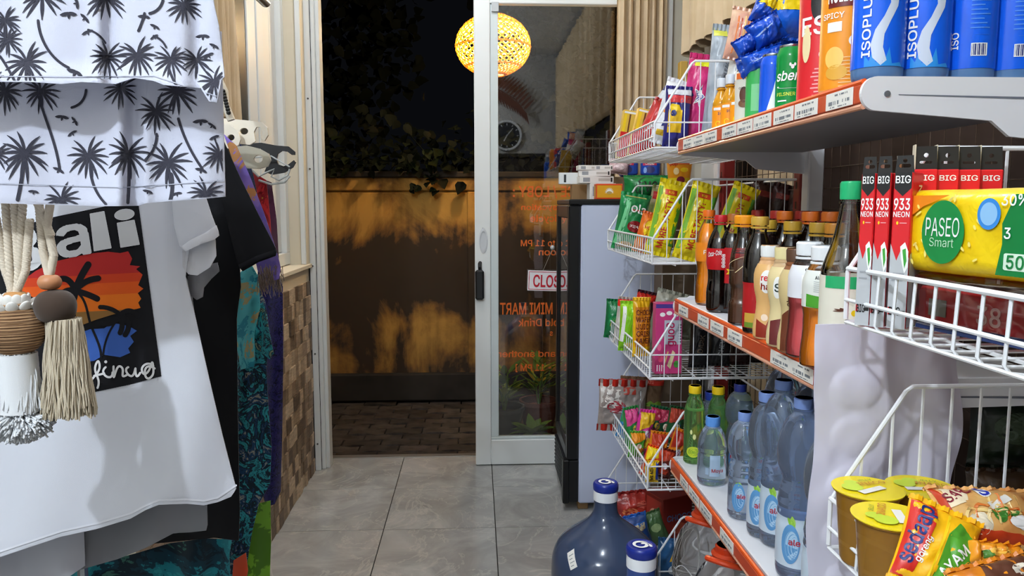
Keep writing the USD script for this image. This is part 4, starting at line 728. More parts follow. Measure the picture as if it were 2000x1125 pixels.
# lowest basket / floor level
bagpx('floor_snack_bag', 'large red crinkled snack bag above the gallon shoulder in the lowest basket', 1243, 1052, 950, 2.30, 96, .08, foil('b03024', '7c1c1c'), [('e', -.3, .6, .35, .1, M('d8794a', .35)), ('e', .3, .75, .3, .08, M('c85a4a', .35)), ('r', -.8, .3, .8, .36, M('6a1818', .4))], lean=-6, seed=81, wr=2.4, zmin=BZ[4] + .003)
bagpx('floor_snack_bag', 'blue and white snack bag leaning beside the dark blue gallon', 1240, 1085, 1000, 2.16, 80, .07, foil('2f6ac0', '2a4f9a'), [('r', -.8, .62, .8, .80, M('d8c8a0', .35)), ('e', 0, .4, .6, .12, M('8fb4e0', .3)), ('r', -.9, .84, .9, .95, M('20407a', .4))], lean=-14, seed=82, wr=2, zmin=BZ[4] + .003)
bagpx('floor_snack_bag', 'olive green snack bag standing behind the gallon and the red box', 1292, 1090, 990, 2.20, 44, .05, foil('4a6a40', '3a5434'), [('e', 0, .6, .5, .12, M('9ab07a', .4))], lean=-22, seed=83, zmin=BZ[4] + .003)
carton('snack_carton', 'dark red cardboard snack box under the fourth basket', mat4(rot(z=24), P(1304, 1052, 2.25) * [1, 1, 0] + [0, 0, BZ[4] + .004]), .11, .09, .14, M('7c2018', .4), {'f': [('t', 'CHOCO', .1, .55, .13, M('4a6a9a', .4)), ('e', .1, .3, .5, .12, M('a8442c', .4))], 'l': [('r', -.8, .08, .8, .92, M('a8382c', .4)), ('e', 0, .5, .5, .2, M('d8a08a', .4))]}, cat_='snack box')
bagpx('floor_snack_bag', 'yellow and blue snack pack at the near corner of the lowest basket', 1303, 1160, 1040, 1.98, 60, .04, foil('2a5a8a', '24486e'), [('p', Polygon([(-.2, .5), (.9, .6), (.9, .98), (.2, .98)]), M('e8b01c', .35)), ('e', .2, .3, .4, .12, M('cfd8e0', .3))], lean=6, seed=84, zmin=BZ[4] + .003)

# ------------------------------------------------------------------ middle shelf bottles
COLA = M('160906', .12); COKEP = [(0, .0), (.020, 0), (.026, .015), (.0275, .06), (.0275, .20), (.0245, .33), (.0255, .42), (.0285, .52), (.0285, .64), (.026, .72), (.0185, .82), (.0115, .885), (.0105, .90), (.0105, 1)]
cokeprints = [('t', 'Coca-Cola', -.012, .61, .010, W, dict(rotd=12, shear=.3, width=.032)), ('t', 'RECYCLE ME', .0165, .535, .0042, W, dict(rotd=90, width=.034)), ('t', 'AGAIN', .0225, .535, .0042, W, dict(rotd=90, width=.022))] + [('e', .008, .48 + .036 * q, .0045, .0038, W) for q in range(4)] + [('e', .008, .48 + .036 * q, .0028, .0024, REDI) for q in range(4)]
Y_ = lambda px, X: X * FPX / (px - 930)
def bot(name, lab, px, X, H, prof, z=MIDZ, R=None, **k): return bottle(name, lab, 'bottle', on(px, X, z), H, prof, **k)
bot('soda_bottle', 'orange soda bottle with orange cap at the far end of the middle shelf', 1380, .545, .222, COKEP, liq=M('f59a10', .15), fill=.86, cap=M('f0701c', .35), capr=.014, sleeve=(.46, .66, M('f08a1a', .4), ''), prints=[('t', 'Fanta', .006, .56, .009, W), ('e', .020, .56, .006, .008, GRN)])
bot('soda_bottle', 'cola bottle with red cap and red label next to the orange soda', 1403, .535, .212, COKEP, liq=COLA, fill=.76, cap=M('c8242c', .35), capr=.014, sleeve=(.44, .66, M('c4161e', .35), ''), prints=cokeprints)
bot('soda_bottle', 'cola bottle with a red label half hidden behind the nearest cola', 1428, .56, .215, COKEP, liq=COLA, fill=.8, cap=M('b86a2c', .35), capr=.014, sleeve=(.3, .66, M('b81c22', .35), ''), prints=[('p', star(.0, .42, .05, .5, .35), YEL)])
TEAP = [(0, 0), (.021, 0), (.0265, .012), (.0265, .19), (.0235, .23), (.0235, .34), (.0265, .38), (.0265, .52), (.0245, .64), (.0175, .76), (.0140, .82), (.0135, .90), (.0135, 1)]
bot('tea_bottle', 'clear bottle of brown tea with a wide yellow-orange cap', 1448, .525, .214, TEAP, liq=M('7a4c34', .15, 0, .5, .3), fill=.60, cap=M('f59a18', .35), capr=.0195, caph=.017, prints=[('r', -.024, .655, .024, .665, BLK), ('r', -.024, .675, .024, .68, BLK), ('p', stroke([(-.020, .50), (-.010, .61), (.004, .63), (-.006, .52), (-.016, .48)], .0022), CREM)])
PUC = [(0, 0), (.020, 0), (.0245, .012), (.0255, .06), (.0255, .40), (.0275, .46), (.0275, .56), (.025, .70), (.0165, .82), (.0125, .87), (.0125, 1)]
bot('tea_bottle', 'dark jasmine tea bottle with gold cap and red-to-green label', 1477, .515, .213, PUC, liq=M('140a08', .12), fill=.86, cap=M('c9a040', .35), capr=.0155, sleeve=(.05, .44, M('b01a20', .35), ''), prints=[('r', -.026, .055, .026, .10, M('6f8f2c', .4)), ('r', -.026, .10, .026, .18, M('c8a040', .4)), ('t', 'ml', .018, .23, .006, W), ('r', .0, .40, .012, .425, W)])
MILK = [(0, 0), (.020, 0), (.0245, .015), (.0255, .10), (.0215, .28), (.0205, .38), (.0255, .55), (.0265, .66), (.0235, .76), (.0165, .84), (.0155, .88), (.0155, 1)]
bot('milk_tea_bottle', 'short milk tea bottle with white and red cap, label in cream and red-brown', 1499, .512, .165, MILK, body=M('d8a878', .2), cap=M('eef0f0', .35), capr=.0165, caph=.021, sleeve=(.03, .80, M('e0b070', .35), ''), prints=[('e', -.006, .62, .012, .020, W), ('t', 'red', -.006, .66, .010, REDI), ('t', 'hai', -.006, .57, .011, M('8a2418', .4)), ('e', .012, .70, .007, .009, M('d86a1c', .4)), ('p', Polygon([(-.024, .03), (.024, .03), (.024, .18), (.005, .30), (-.005, .16), (-.024, .22)]), M('8e2c1c', .35)), ('e', -.008, .24, .006, .006, M('f0d8c0', .4)), ('r', .006, .06, .018, .14, M('5a1a12', .4))])
bot('milk_tea_bottle', 'short cream and maroon latte bottle with a cream cap', 1527, .508, .166, MILK, body=M('c8a880', .2), cap=M('e6d8a0', .35), capr=.0165, caph=.021, sleeve=(.03, .80, M('e2cf9c', .35), ''), prints=[('e', -.012, .60, .008, .018, W), ('t', 'S', -.012, .60, .013, M('2c3a34', .4)), ('p', Polygon([(-.025, .03), (.025, .03), (.025, .34), (-.025, .26)]), M('6b2c2c', .35)), ('r', .002, .12, .012, .34, W)] + [('r', .003, .14 + .014 * q, .011, .146 + .014 * q, BLK) for q in range(13)])
bot('milk_tea_bottle', 'short brown chocolate drink bottle with dark brown cap and flower print', 1550, .506, .166, MILK, body=M('8a5638', .2), cap=M('5a4030', .35), capr=.0165, caph=.021, sleeve=(.03, .80, M('d2bc88', .35), ''), prints=[('p', Polygon([(-.026, .03), (.026, .03), (.026, .80), (.010, .74), (.006, .50), (-.026, .36)]), M('6a3622', .35)), ('t', 'choco', -.010, .55, .008, M('4a2618', .4), dict(rotd=80)), ('e', -.004, .70, .006, .006, CREM), ('e', .012, .60, .005, .005, M('e8d8b0', .4)), ('e', .004, .46, .005, .006, CREM), ('r', -.006, .07, .010, .20, M('3c1c12', .4)), ('p', Polygon([(-.003, .09), (.007, .09), (.005, .18), (-.001, .18)]), M('a88a6a', .4))])
JUI = [(0, 0), (.024, 0), (.0295, .012), (.0300, .10), (.0275, .30), (.0275, .42), (.0295, .50), (.0295, .68), (.024, .80), (.0175, .87), (.0170, .89), (.0170, 1)]
bot('juice_bottle', 'pink guava juice bottle with white cap and a white barcode label', 1573, .512, .178, JUI, liq=M('dc5a5e', .25), fill=.72, cap=M('eceff2', .35), capr=.0195, caph=.021, sleeve=(.52, .80, M('e4e4ea', .35), ''), prints=[('r', .010, .53, .030, .70, M('c81c24', .4)), ('r', -.013, .56, .008, .72, W), ('t', 'co', -.004, .765, .005, BLK)] + [('r', -.008, .575 + .012 * q, .003, .580 + .012 * q, BLK) for q in range(10)])
bot('juice_bottle', 'orange juice bottle with white cap and a green-banded label', 1603, .502, .176, JUI, liq=M('f2920e', .25), fill=.66, cap=M('eceff2', .35), capr=.0195, caph=.021, sleeve=(.50, .80, M('e0e2dc', .35), ''), prints=[('p', Polygon([(-.03, .505), (.03, .49), (.03, .60), (.01, .58), (-.03, .61)]), M('4a9a2c', .35)), ('t', 'Aloe Vera', -.002, .745, .0045, M('3a3a3a', .5))] + [('r', -.018, .63 + .016 * q, .012 + .003 * (q % 2), .634 + .016 * q, GRAY) for q in range(6)])
SYR = [(0, 0), (.030, 0), (.0335, .012), (.0335, .54), (.0305, .59), (.021, .70), (.0130, .86), (.0115, .90), (.0115, 1)]
bot('syrup_bottle', 'tall clear glass syrup bottle with a green cap and a vanilla flower label', 1645, .498, .265, SYR, body=clear('glass', (.93, .95, .95), .02, 1.55, .03), liq=M('eab21c', .25), fill=.40, cap=M('22b070', .35), capr=.0135, caph=.024, sleeve=(.04, .53, M('e6e2d2', .4), ''), prints=[('r', -.034, .47, .034, .53, M('26a868', .4)), ('r', -.034, .04, .034, .24, M('eaa81c', .4)), ('t', 'PENYEGAR', .000, .20, .006, BRN), ('p', shapely.union_all([blade((-.006, .36), a, .018, .007).buffer(0) for a in (1.9, 2.6, 3.4)]), BRN)] + [('p', affinity.scale(blade((.004, .0), a, .020, .010), 1, 1 / .265, origin=(0, 0)).buffer(0) if 0 else affinity.translate(affinity.scale(blade((.0, .0), a, .020, .010), 1, 1 / .265, origin=(0, 0)), .006, .35), M('f6f2e0', .4)) for a in (0.2, 1.2, 2.4, 4.0, 5.2)] + [('e', .006, .35, .004, .004, YEL), ('t', 'S', .024, .36, .014, M('1f8a5a', .4))])
# back rows: dark bottles with coloured caps
backs = [(1455, .62, 'd8641c', 0), (1483, .60, 'c05a1a', 0), (1512, .635, 'b8322a', 1), (1475, .66, 'a8281f', 1), (1560, .66, 'a02a22', 1), (1590, .66, '8e2420', 1), (1525, .60, 'd06a1c', 1), (1494, .565, 'd0a838', 0), (1540, .565, 'b8902c', 0), (1590, .565, 'a8842c', 0), (1574, .60, 'c8641c', 1), (1612, .62, 'c0601c', 1), (1620, .575, 'b87a2a', 0), (1628, .66, '84201c', 1)]
backlab = {'d': 'orange', 'c': 'burnt orange', 'b': 'brick', 'a': 'dark red', '8': 'maroon'}
proto = None
for i, (px, X, cc, kind) in enumerate(backs):
    bottle('dark_tea_bottle', 'dark drink bottle with a %s cap in the back rows of the middle shelf' % {'d8641c': 'bright orange', 'c05a1a': 'burnt orange', 'b8322a': 'brick red', 'a8281f': 'dark red', 'a02a22': 'carmine', '8e2420': 'maroon', 'd06a1c': 'tangerine', 'd0a838': 'pale gold', 'b8902c': 'old gold', 'a8842c': 'brass yellow', 'c8641c': 'rust orange', 'c0601c': 'copper', 'b87a2a': 'ochre', '84201c': 'deepest red'}[cc], 'bottle', on(px, X, MIDZ), .222 if kind else .205, PUC if not kind else COKEP, liq=COLA, fill=.84, cap=M(cc, .4), capr=.0155, caph=.017, sleeve=(.10, .45, M('5a1418', .4), ''), group='dark bottles in the back rows of the middle shelf')

# ------------------------------------------------------------------ lowest shelf: water
WATERP = [(0, .0), (.016, .004), (.022, 0), (.029, .02), (.0305, .06), (.0305, .30), (.0290, .34), (.0305, .37), (.0292, .40), (.0304, .43), (.0292, .46), (.0285, .49), (.0248, .54), (.0246, .555), (.0310, .62), (.0332, .70), (.0312, .78), (.0220, .88), (.0125, .925), (.0125, 1)]
WAT = _mk('water_plastic', {'p': ('principled_bsdf', {'base_color': (.66, .77, .94), 'roughness': .04, 'transmission_weight': .90, 'ior': 1.36, 'specular_ior_level': .6})}, [], 'p.BSDF')
WATD = _mk('water_plastic_blue', {'p': ('principled_bsdf', {'base_color': (.50, .62, .86), 'roughness': .05, 'transmission_weight': .86, 'ior': 1.36, 'specular_ior_level': .6})}, [], 'p.BSDF')
LBL = M('c3d3e2', .35)
def lab_ale(word='ale', k=1.0): return [('e', -.010 * k, .22, .014 * k, .030 * k, M('5a94c8', .35)), ('e', -.008 * k, .215, .010 * k, .022 * k, M('a8cbe6', .35)), ('t', word, -.004 * k, .235, .009 * k, M('b02a3a', .4)), ('p', affinity.translate(affinity.scale(blade((0, 0), 2.2, .022 * k, .008 * k), 1, 3.2, origin=(0, 0)), -.004 * k, .31), M('8ac43a', .35)), ('p', affinity.translate(affinity.scale(blade((0, 0), 1.7, .022 * k, .008 * k), 1, 3.2, origin=(0, 0)), -.006 * k, .31), M('a8d65a', .35)), ('r', .017 * k, .10, .030 * k, .16, W), ('r', .017 * k, .19, .030 * k, .33, W)] + [('r', .018 * k, .195 + .011 * q, .029 * k, .200 + .011 * q, BLK) for q in range(11)]
GTP = [(0, 0), (.020, 0), (.0255, .012), (.0255, .55), (.0245, .68), (.018, .82), (.0125, .88), (.0125, 1)]
GTB = M('a4e08a', .06, 0, .5, .9, 1.3)
for i, (px, X) in enumerate(((1354, .545), (1399, .60), (1448, .64))):
    bot('green_tea_bottle', ['green tea bottle with yellow cap at the far end of the lowest shelf', 'second green tea bottle with yellow cap, behind the small water bottle', 'green tea bottle with dark cap half hidden behind the water bottles'][i], px, X, .195, GTP, z=LOWZ, body=GTB if i < 2 else M('4a6a3a', .1, 0, .5, .6), cap=M('f2cc1c', .35) if i < 2 else M('8a8a3a', .4), capr=.0155, caph=.019, prints=[('e', .0, .16, .017, .014, M('c8d838', .35)), ('e', .0, .16, .013, .010, M('8ab02c', .35)), ('e', .002, .36, .004, .007, M('e8e8a0', .35)), ('e', -.006, .42, .003, .006, M('e8e8a0', .35)), ('r', -.02, .08, .02, .10, M('2f6a2c', .35))])
SMALLW = [(0, .004), (.016, .006), (.024, 0), (.0315, .03), (.0330, .10), (.0330, .40), (.0310, .46), (.0330, .50), (.0325, .60), (.0270, .74), (.0180, .84), (.0135, .88), (.0135, 1)]
bot('water_bottle', 'small stubby water bottle with a light blue cap at the front of the lowest shelf', 1389, .545, .158, SMALLW, z=LOWZ, body=WAT, cap=M('5f9ae6', .35), capr=.0165, caph=.022, prints=[('r', -.004, .16, .020, .47, M('a8c0d8', .3)), ('t', 'Moya', .014, .24, .008, M('a83a3a', .4)), ('r', -.014, .18, -.006, .28, M('9ab0c8', .3))])
bot('water_bottle', 'small water bottle with a dark blue cap behind the light-capped one', 1386, .60, .168, SMALLW, z=LOWZ, body=WATD, cap=M('1f3aa0', .35), capr=.0165, caph=.020, prints=[('r', -.02, .45, .02, .60, M('d8e0ea', .3)), ('t', 'AQUA', 0, .52, .009, M('2040a0', .4))])
bot('water_bottle', 'medium water bottle with a navy cap behind the front row', 1440, .62, .225, WATERP, z=LOWZ, body=WATD, cap=M('23307c', .35), capr=.014, caph=.018, prints=lab_ale('Moya'))
bot('water_bottle', 'medium water bottle with a pale blue cap and waisted body, front row', 1449, .55, .222, WATERP, z=LOWZ, body=WAT, cap=M('7f9ad8', .35), capr=.014, caph=.018, prints=lab_ale())
def big(lab, px, X, H, k, word='ale'):
    return bot('large_water_bottle', lab, px, X, H, [(r_ * k, z_) for r_, z_ in WATERP], z=LOWZ, body=WATD if k > 1.2 else WAT, cap=M('7f9ad8', .35), capr=.016, caph=.018, n=32, sleeve=(.09, .36, LBL, 'pale label'), prints=lab_ale(word, 1.15), th=-116)
big('large water bottle with a blue swirl label, first behind the waisted medium bottle', 1489, .56, .285, 1.02)
big('large domed water bottle, second of the big ones from the far end', 1519, .575, .318, 1.16)
big('large domed water bottle with barcode label at the front near the white plastic sheet', 1556, .556, .318, 1.22)
big('large water bottle partly hidden by the white plastic sheet', 1610, .545, .318, 1.2, 'AQUA')
big('large domed water bottle in the second row behind the barcode bottle', 1575, .66, .318, 1.2)
big('large domed water bottle in the second row behind the swirl label', 1520, .66, .318, 1.15)

# ------------------------------------------------------------------ big jugs with red handles
JUGP = [(0, 0), (.060, 0), (.076, .03), (.080, .10), (.076, .22), (.080, .30), (.080, .42), (.074, .50), (.080, .58), (.078, .68), (.062, .82), (.030, .92), (.024, .94), (.024, 1)]
JUG = _mk('jug_plastic', {'p': ('principled_bsdf', {'base_color': (.97, .95, .93), 'roughness': .03, 'transmission_weight': 1.0, 'ior': 1.18})}, [], 'p.BSDF')
for i, (px, X, Yj, z_, lab) in enumerate(((1398, .56, 1.79, .035, 'large clear water jug with a red handle under the far end of the lowest shelf'), (1437, .555, 1.61, .035, 'large clear water jug with a red handle, nearer under the lowest shelf'))):
    H = (.39, .375)[i]; A = mat4(t=(X, Yj, z_))
    t_ = bottle('water_jug', lab, 'jug', A, H, JUGP, body=JUG, cap=M('d8421c', .35), capr=.027, caph=.018, n=40, prints=[('e', -.04, .40, .03, .05, M('d83a20', .4)), ('r', -.02, .34, .035, .42, M('c02a24', .4)), ('t', 'vita', .01, .38, .014, W), ('p', stroke([(-.075, .62), (-.04, .66), (0, .60), (.04, .63), (.075, .57)], .004), M('d8d8d8', .2)), ('r', -.07, .05, -.045, .55, M('d84a20', .4))], th=-112)
    part(t_, 'handle', tube([(.052 * math.cos(a), .052 * math.sin(a), H * .93 + .006 * math.sin(2 * a)) for a in np.linspace(-2.9, .3, 24)] , [.0065] * 24, 8), M('e24a20', .35), label='red plastic handle')
    part(t_, 'handle_collar', mv(lathe([(.025, 0), (.034, .0), (.036, .008), (.030, .014), (.025, .014)], 28), 0, 0, H * .925), M('e24a20', .35))

# ------------------------------------------------------------------ water gallons
GAL = _mk('gallon_plastic', {'p': ('principled_bsdf', {'base_color': (.045, .066, .125), 'roughness': .14, 'transmission_weight': .08, 'ior': 1.45, 'subsurface_weight': .05})}, [], 'p.BSDF')
GALP = [(0, .004), (.110, .0), (.127, .018), (.135, .05), (.135, .10), (.130, .115), (.135, .13), (.135, .262), (.133, .300), (.122, .333), (.096, .362), (.064, .386), (.041, .406), (.031, .424), (.0288, .445), (.0282, .482)]
GCAP = M('172a86', .3); GW_ = M('eceef2', .4)
for i, (px, py, Yg, lab) in enumerate(((1183, 960, 1.80, 'dark blue water gallon bottle with navy cap, standing on the tiles beside the cooler'), (1253, 1078, 1.45, 'dark blue water gallon bottle in front at the bottom edge, mostly its capped neck visible'))):
    c = P(px, py, Yg); t_ = thing('water_gallon', lab, 'water gallon', mat4(t=(c[0], c[1], .0), s=.978))
    b_ = part(t_, 'gallon_body', lathe(GALP, 64, 4), GAL if i == 0 else _mk('gallon_plastic_blue', {'p': ('principled_bsdf', {'base_color': (.03, .07, .26), 'roughness': .13, 'transmission_weight': .1, 'ior': 1.45})}, [], 'p.BSDF'), smooth=60)
    cp = part(t_, 'cap', mv(lathe([(.0285, 0), (.0292, 0), (.0315, .004), (.0318, .014), (.028, .021), (.022, .0215), (.02, .0205), (0, .0205)], 48, 2), 0, 0, .478), GCAP)
    part(t_, 'seal_band', mv(lathe([(.0275, 0), (.0302, 0), (.0306, .012), (.0302, .024), (.0275, .024)], 48), 0, 0, .454), GW_)
    fn = lambda u, v, o: np.stack([np.asarray(u), np.asarray(v), np.full(np.shape(u), .499 + .0006 + o)], -1)
    ring = Point(-.002, 0).buffer(.0165).difference(Point(-.003, -.001).buffer(.0095)); ring = shapely.union_all([ring, stroke([(.002, .003), (.012, .001), (.017, -.010)], .006)]).difference(stroke([(.0, .012), (.011, .006), (.013, -.006)], .0015))
    part(cp, 'cap_emblem', decal(fn, ring), W, smooth=False)
    if i == 0:
        rp = spline(GALP); st = lfn(rp, math.radians(-118))
        sk = part(b_, 'price_sticker', decal(st, affinity.rotate(sbox(-.058, .316, -.036, .352), 36), .0012, .006), PAPER, smooth=True)
        part(sk, 'sticker_print', cat([decal(st, affinity.rotate(sbox(-.053, .322 + .007 * q, -.043 + .004 * (q % 2), .3235 + .007 * q), 36, origin=(-.047, .334)), .0016) for q in range(4)]), INK, smooth=True)

# ------------------------------------------------------------------ near basket, top: red cartons, tissue
RC = M('d8232a', .3); GCR = M('b9bcc0', .3)
def bigbox(lab, px, Yb, w_, z=1.024, h_=.171, d_=.042, yaw=-45):
    c = P(px, 600, Yb)
    t_ = carton('lighter_carton', lab, mat4(rot(z=yaw), (c[0], Yb, z)), w_, d_, h_, RC, {'f': [('p', Polygon([(-1, .0), (1, .0), (1, .46), (.2, .52), (-.3, .44), (-1, .55)]), GCR), ('p', Polygon([(-.9, 1), (.9, 1), (.9, .90), (0, .85), (-.9, .90)]), BLK), ('t', 'BIG', 0, .955, .045, W, dict(width=w_ * .8)), ('t', '933', 0, .80, .07, W, dict(width=w_ * .86)), ('t', 'NEON', 0, .735, .033, W, dict(width=w_ * .86)), ('e', -.4, .68, .12, .011, YEL), ('r', -.15, .677, .6, .683, M('e8a0a0', .4)), ('p', Polygon([(.05, .53), (.55, .56), (.95, .50), (.95, .40), (.6, .36), (.2, .45)]), W), ('p', Polygon([(.3, .51), (.65, .52), (.8, .44), (.6, .39)]), M('3fa03c', .4)), ('t', 'BIG', -.2, .115, .05, BLK, dict(width=w_ * .6)), ('r', -.92, .09, -.62, .14, REDI), ('r', .2, .10, .9, .12, BLK), ('r', -.6, .35, .6, .362, GRAY), ('r', -.7, .31, .5, .32, GRAY)]})
    F = lambda u, v, o: np.stack([np.full(np.shape(u), w_ / 2 + .0003 + o), np.asarray(u) * d_ / 2, np.asarray(v) * h_], -1)
    part(t_, 'side_print', decal(F, Polygon([(-.97, .01), (.97, .01), (.97, .56), (-.97, .48)])), GCR, smooth=False); part(t_, 'side_print', cat([decal(F, sbox(-.4, .30, .0, .40), .0001), decal(F, sbox(.25, .32, .7, .42), .0001)]), BLK, smooth=False)
    part(t_, 'side_print', decal(F, sbox(-.3, .02, .1, .26), .0001), M('d86a2c', .4), smooth=False); part(t_, 'side_print', decal(F, sbox(.35, .0, .75, .27), .0001), M('2f9a50', .4), smooth=False)
    part(t_, 'lettering', letters(F, '933NEON', .25, .745, .012, 90, width=.060, su=d_ / 2, sv=h_), W, smooth=False)
    part(t_, 'hang_tab', trimesh.creation.extrude_polygon(Polygon([(-w_ / 2, 0), (w_ / 2, 0), (w_ * .42, .018), (-w_ * .42, .018)]).difference(stroke([(-w_ * .22, .007), (w_ * .22, .007)], .004)).difference(Point(0, .0125).buffer(.0022)), .0012, engine='earcut').apply_transform(mat4(rot(x=90), (0, -d_ / 2 + .004, h_))), M('1e1d1c', .5), label='black hang tab', smooth=False)
    part(t_, 'tab_fold', tf(bx((-.0006, 0, 0), (.0006, .014, .018)), mat4(t=(-w_ / 2 + .0008, -d_ / 2 + .006, h_))), M('cfc8b4', .5), smooth=False)
    return t_
for i, (px, Yb, w_) in enumerate(((1696, .858, .0150), (1725, .846, .0150), (1762, .832, .0190))):
    bigbox(['red and grey lighter carton reading 933 NEON, leftmost in the near basket', 'red and grey lighter carton reading 933 NEON, second from the left', 'red and grey lighter carton reading 933 NEON, third, next to the tissue pack'][i], px, Yb, w_)
for i, px in enumerate((1792, 1833, 1874, 1916)):
    Yb = .868 + .002 * i; c = P(px, 560, Yb); h_ = .187
    t_ = carton('lighter_carton', ['red lighter carton top reading BIG, first behind the tissue pack', 'red lighter carton top reading BIG, second behind the tissue pack', 'red lighter carton top reading BIG, third behind the tissue pack', 'red lighter carton top reading BIG, rightmost behind the tissue pack'][i], mat4(rot(z=-22), (c[0], Yb, 1.025)), .0235, .030, h_ - .012, M('dc2228', .3), {'f': [('t', 'BIG', 0, .945, .034, W, dict(width=.017)), ('r', -.95, .0, .95, .44, GCR)] })
    part(t_, 'hang_tab', trimesh.creation.extrude_polygon(Polygon([(-.0118, 0), (.0118, 0), (.0105, .026), (-.0105, .026)]).difference(stroke([(-.005, .008), (.005, .008)], .003)).difference(Point(0, .016).buffer(.0025)), .0012, engine='earcut').apply_transform(mat4(rot(x=90), (0, -.008, h_ - .012))), M('1e1d1c', .5), label='black hang tab', smooth=False)
    part(t_, 'tab_fold', cbox((-.0125, -.012, h_ - .012), (-.0108, .004, h_ + .016), .0003), M('cfc8b4', .5), smooth=False)
# tissue pack: rounded soft box, long face towards the shop floor
def softbox(L, D, H, r=.018, n=5, wr=.0015, seed=0):
    m = trimesh.creation.box((L, D, H)); m = m.subdivide_to_size(.014); v = np.array(m.vertices); c = np.clip(v, -np.array([L, D, H]) / 2 + r, np.array([L, D, H]) / 2 - r); d = v - c
    ln = np.linalg.norm(d, axis=1, keepdims=True); v = np.where(ln > 1e-9, c + d / np.maximum(ln, 1e-9) * np.minimum(ln, r), v)
    n_ = v / np.linalg.norm(v, axis=1, keepdims=True); v += n_ * ((meshkit.fbm(v * 30, 3, seed) - .5) * wr * 2)[:, None]
    return trimesh.Trimesh(v, m.faces, process=False)
TL, TD, TH_ = .29, .115, .088
tA = mat4(rot(z=-90 + 9), (.483 + TD / 2 + .008, .715, 1.088 + TH_ / 2))      # its long face looks towards -x
tp = thing('tissue_pack', 'yellow and green facial tissue pack reading PASEO Smart lying in the near basket', 'tissue pack', tA)
tb = part(tp, 'pack_film', softbox(TL, TD, TH_), foil('f2cf16', 'ecc40e', .3), smooth=True)
tfn = lambda u, v, o: np.stack([np.asarray(u) * TL / 2 + .007, np.full(np.shape(u), -TD / 2 - .0026 - o), np.asarray(v) * TH_ - TH_ / 2], -1)
def tprint(nm_, g, m_, o=0): part(tb, nm_, decal(tfn, g, o), m_, smooth=False)
tprint('print', Polygon([(-.02, .07), (.90, .07), (.90, .93), (.10, .93), (.01, .62), (.02, .40)]).buffer(.0), M('147a3c', .35))
tprint('print', affinity.scale(Point(-.50, .50).buffer(1), .20, .37, origin=(-.50, .5)), M('1c8a44', .35), .0002)
tprint('print', Polygon([(-.90, .60), (-.90, .93), (-.45, .93), (-.70, .80)]), M('f08a1c', .35), .0001)
tprint('print', affinity.scale(Point(-.10, .72).buffer(1), .095, .17, origin=(-.10, .72)), M('3a8ad8', .35), .0003)
tprint('print', affinity.scale(Point(-.10, .72).buffer(1), .07, .125, origin=(-.10, .72)), M('8fc0ea', .35), .0005)
for q in range(26):
    a, b = rng.uniform(-.9, -.08), rng.uniform(.1, .9)
    tprint('print', affinity.rotate(affinity.scale(Point(a, b).buffer(1, quad_segs=3), .012, rng.uniform(.025, .06), origin=(a, b)), rng.uniform(-50, 50)), M('f6e27a', .35), .00015)
part(tb, 'lettering', letters(tfn, 'PASEO', -.50, .56, .019, su=TL / 2, sv=TH_, off=.0008, bold=False, width=.046), W, smooth=False)
part(tb, 'lettering', letters(tfn, 'Smart', -.50, .38, .009, su=TL / 2, sv=TH_, off=.0008, bold=False), M('bfe0c0', .4), smooth=False)
part(tb, 'lettering', letters(tfn, '30%', .10, .87, .010, su=TL / 2, sv=TH_, off=.0008), W, smooth=False)
part(tb, 'lettering', letters(tfn, '3', .06, .52, .010, su=TL / 2, sv=TH_, off=.0008), W, smooth=False)
tprint('print', sbox(.06, .15, .32, .29).buffer(.02), M('d8ecd8', .4), .0003); part(tb, 'lettering', letters(tfn, '500', .17, .22, .012, su=TL / 2, sv=TH_, off=.0009), M('147a3c', .4), smooth=False)
tprint('print', affinity.scale(Point(.34, .55).buffer(1), .13, .22, origin=(.34, .55)), M('2f9a50', .35), .0003)
for q in range(4): tprint('print', affinity.scale(Point(.33 + .02 * (q % 2), .42 + .09 * q).buffer(1), .085, .035, origin=(.33 + .02 * (q % 2), .42 + .09 * q)), W if q % 2 == 0 else M('dfe8df', .4), .0005 + .0001 * q)
tprint('print', affinity.scale(Point(.45, .18).buffer(1), .06, .10, origin=(.45, .18)), YEL, .0006)
c2 = thing('clear_snack_tray', 'clear plastic tray of red snack packs under the tissue pack', 'snack tray', mat4(rot(z=-90 + 9), (.555, .70, 1.026)))
part(c2, 'inner_box', cbox((-.13, -.05, .0), (.13, .05, .046), .004), M('b8242a', .4), smooth=False)
f2 = lambda u, v, o: np.stack([np.asarray(u), np.full(np.shape(u), -.0505 - o), np.asarray(v)], -1)
part(c2, 'print', cat([decal(f2, sbox(-.128, .0, .128, .010))]), M('2a3a6a', .4), smooth=False); part(c2, 'print', cat([decal(f2, sbox(.03, .015, .08, .036)), decal(f2, sbox(-.11, .016, -.085, .034))]), M('8a8a7c', .4), smooth=False)
part(c2, 'lettering', letters(f2, '38', -.03, .025, .018, off=.0004), M('d8b0a8', .4), smooth=False)
part(c2, 'clear_lid', mv(softbox(.275, .112, .060, .012, wr=.003, seed=4), 0, 0, .031), clear('wrap', (.95, .95, .95), .08, 1.5, .06), smooth=True)

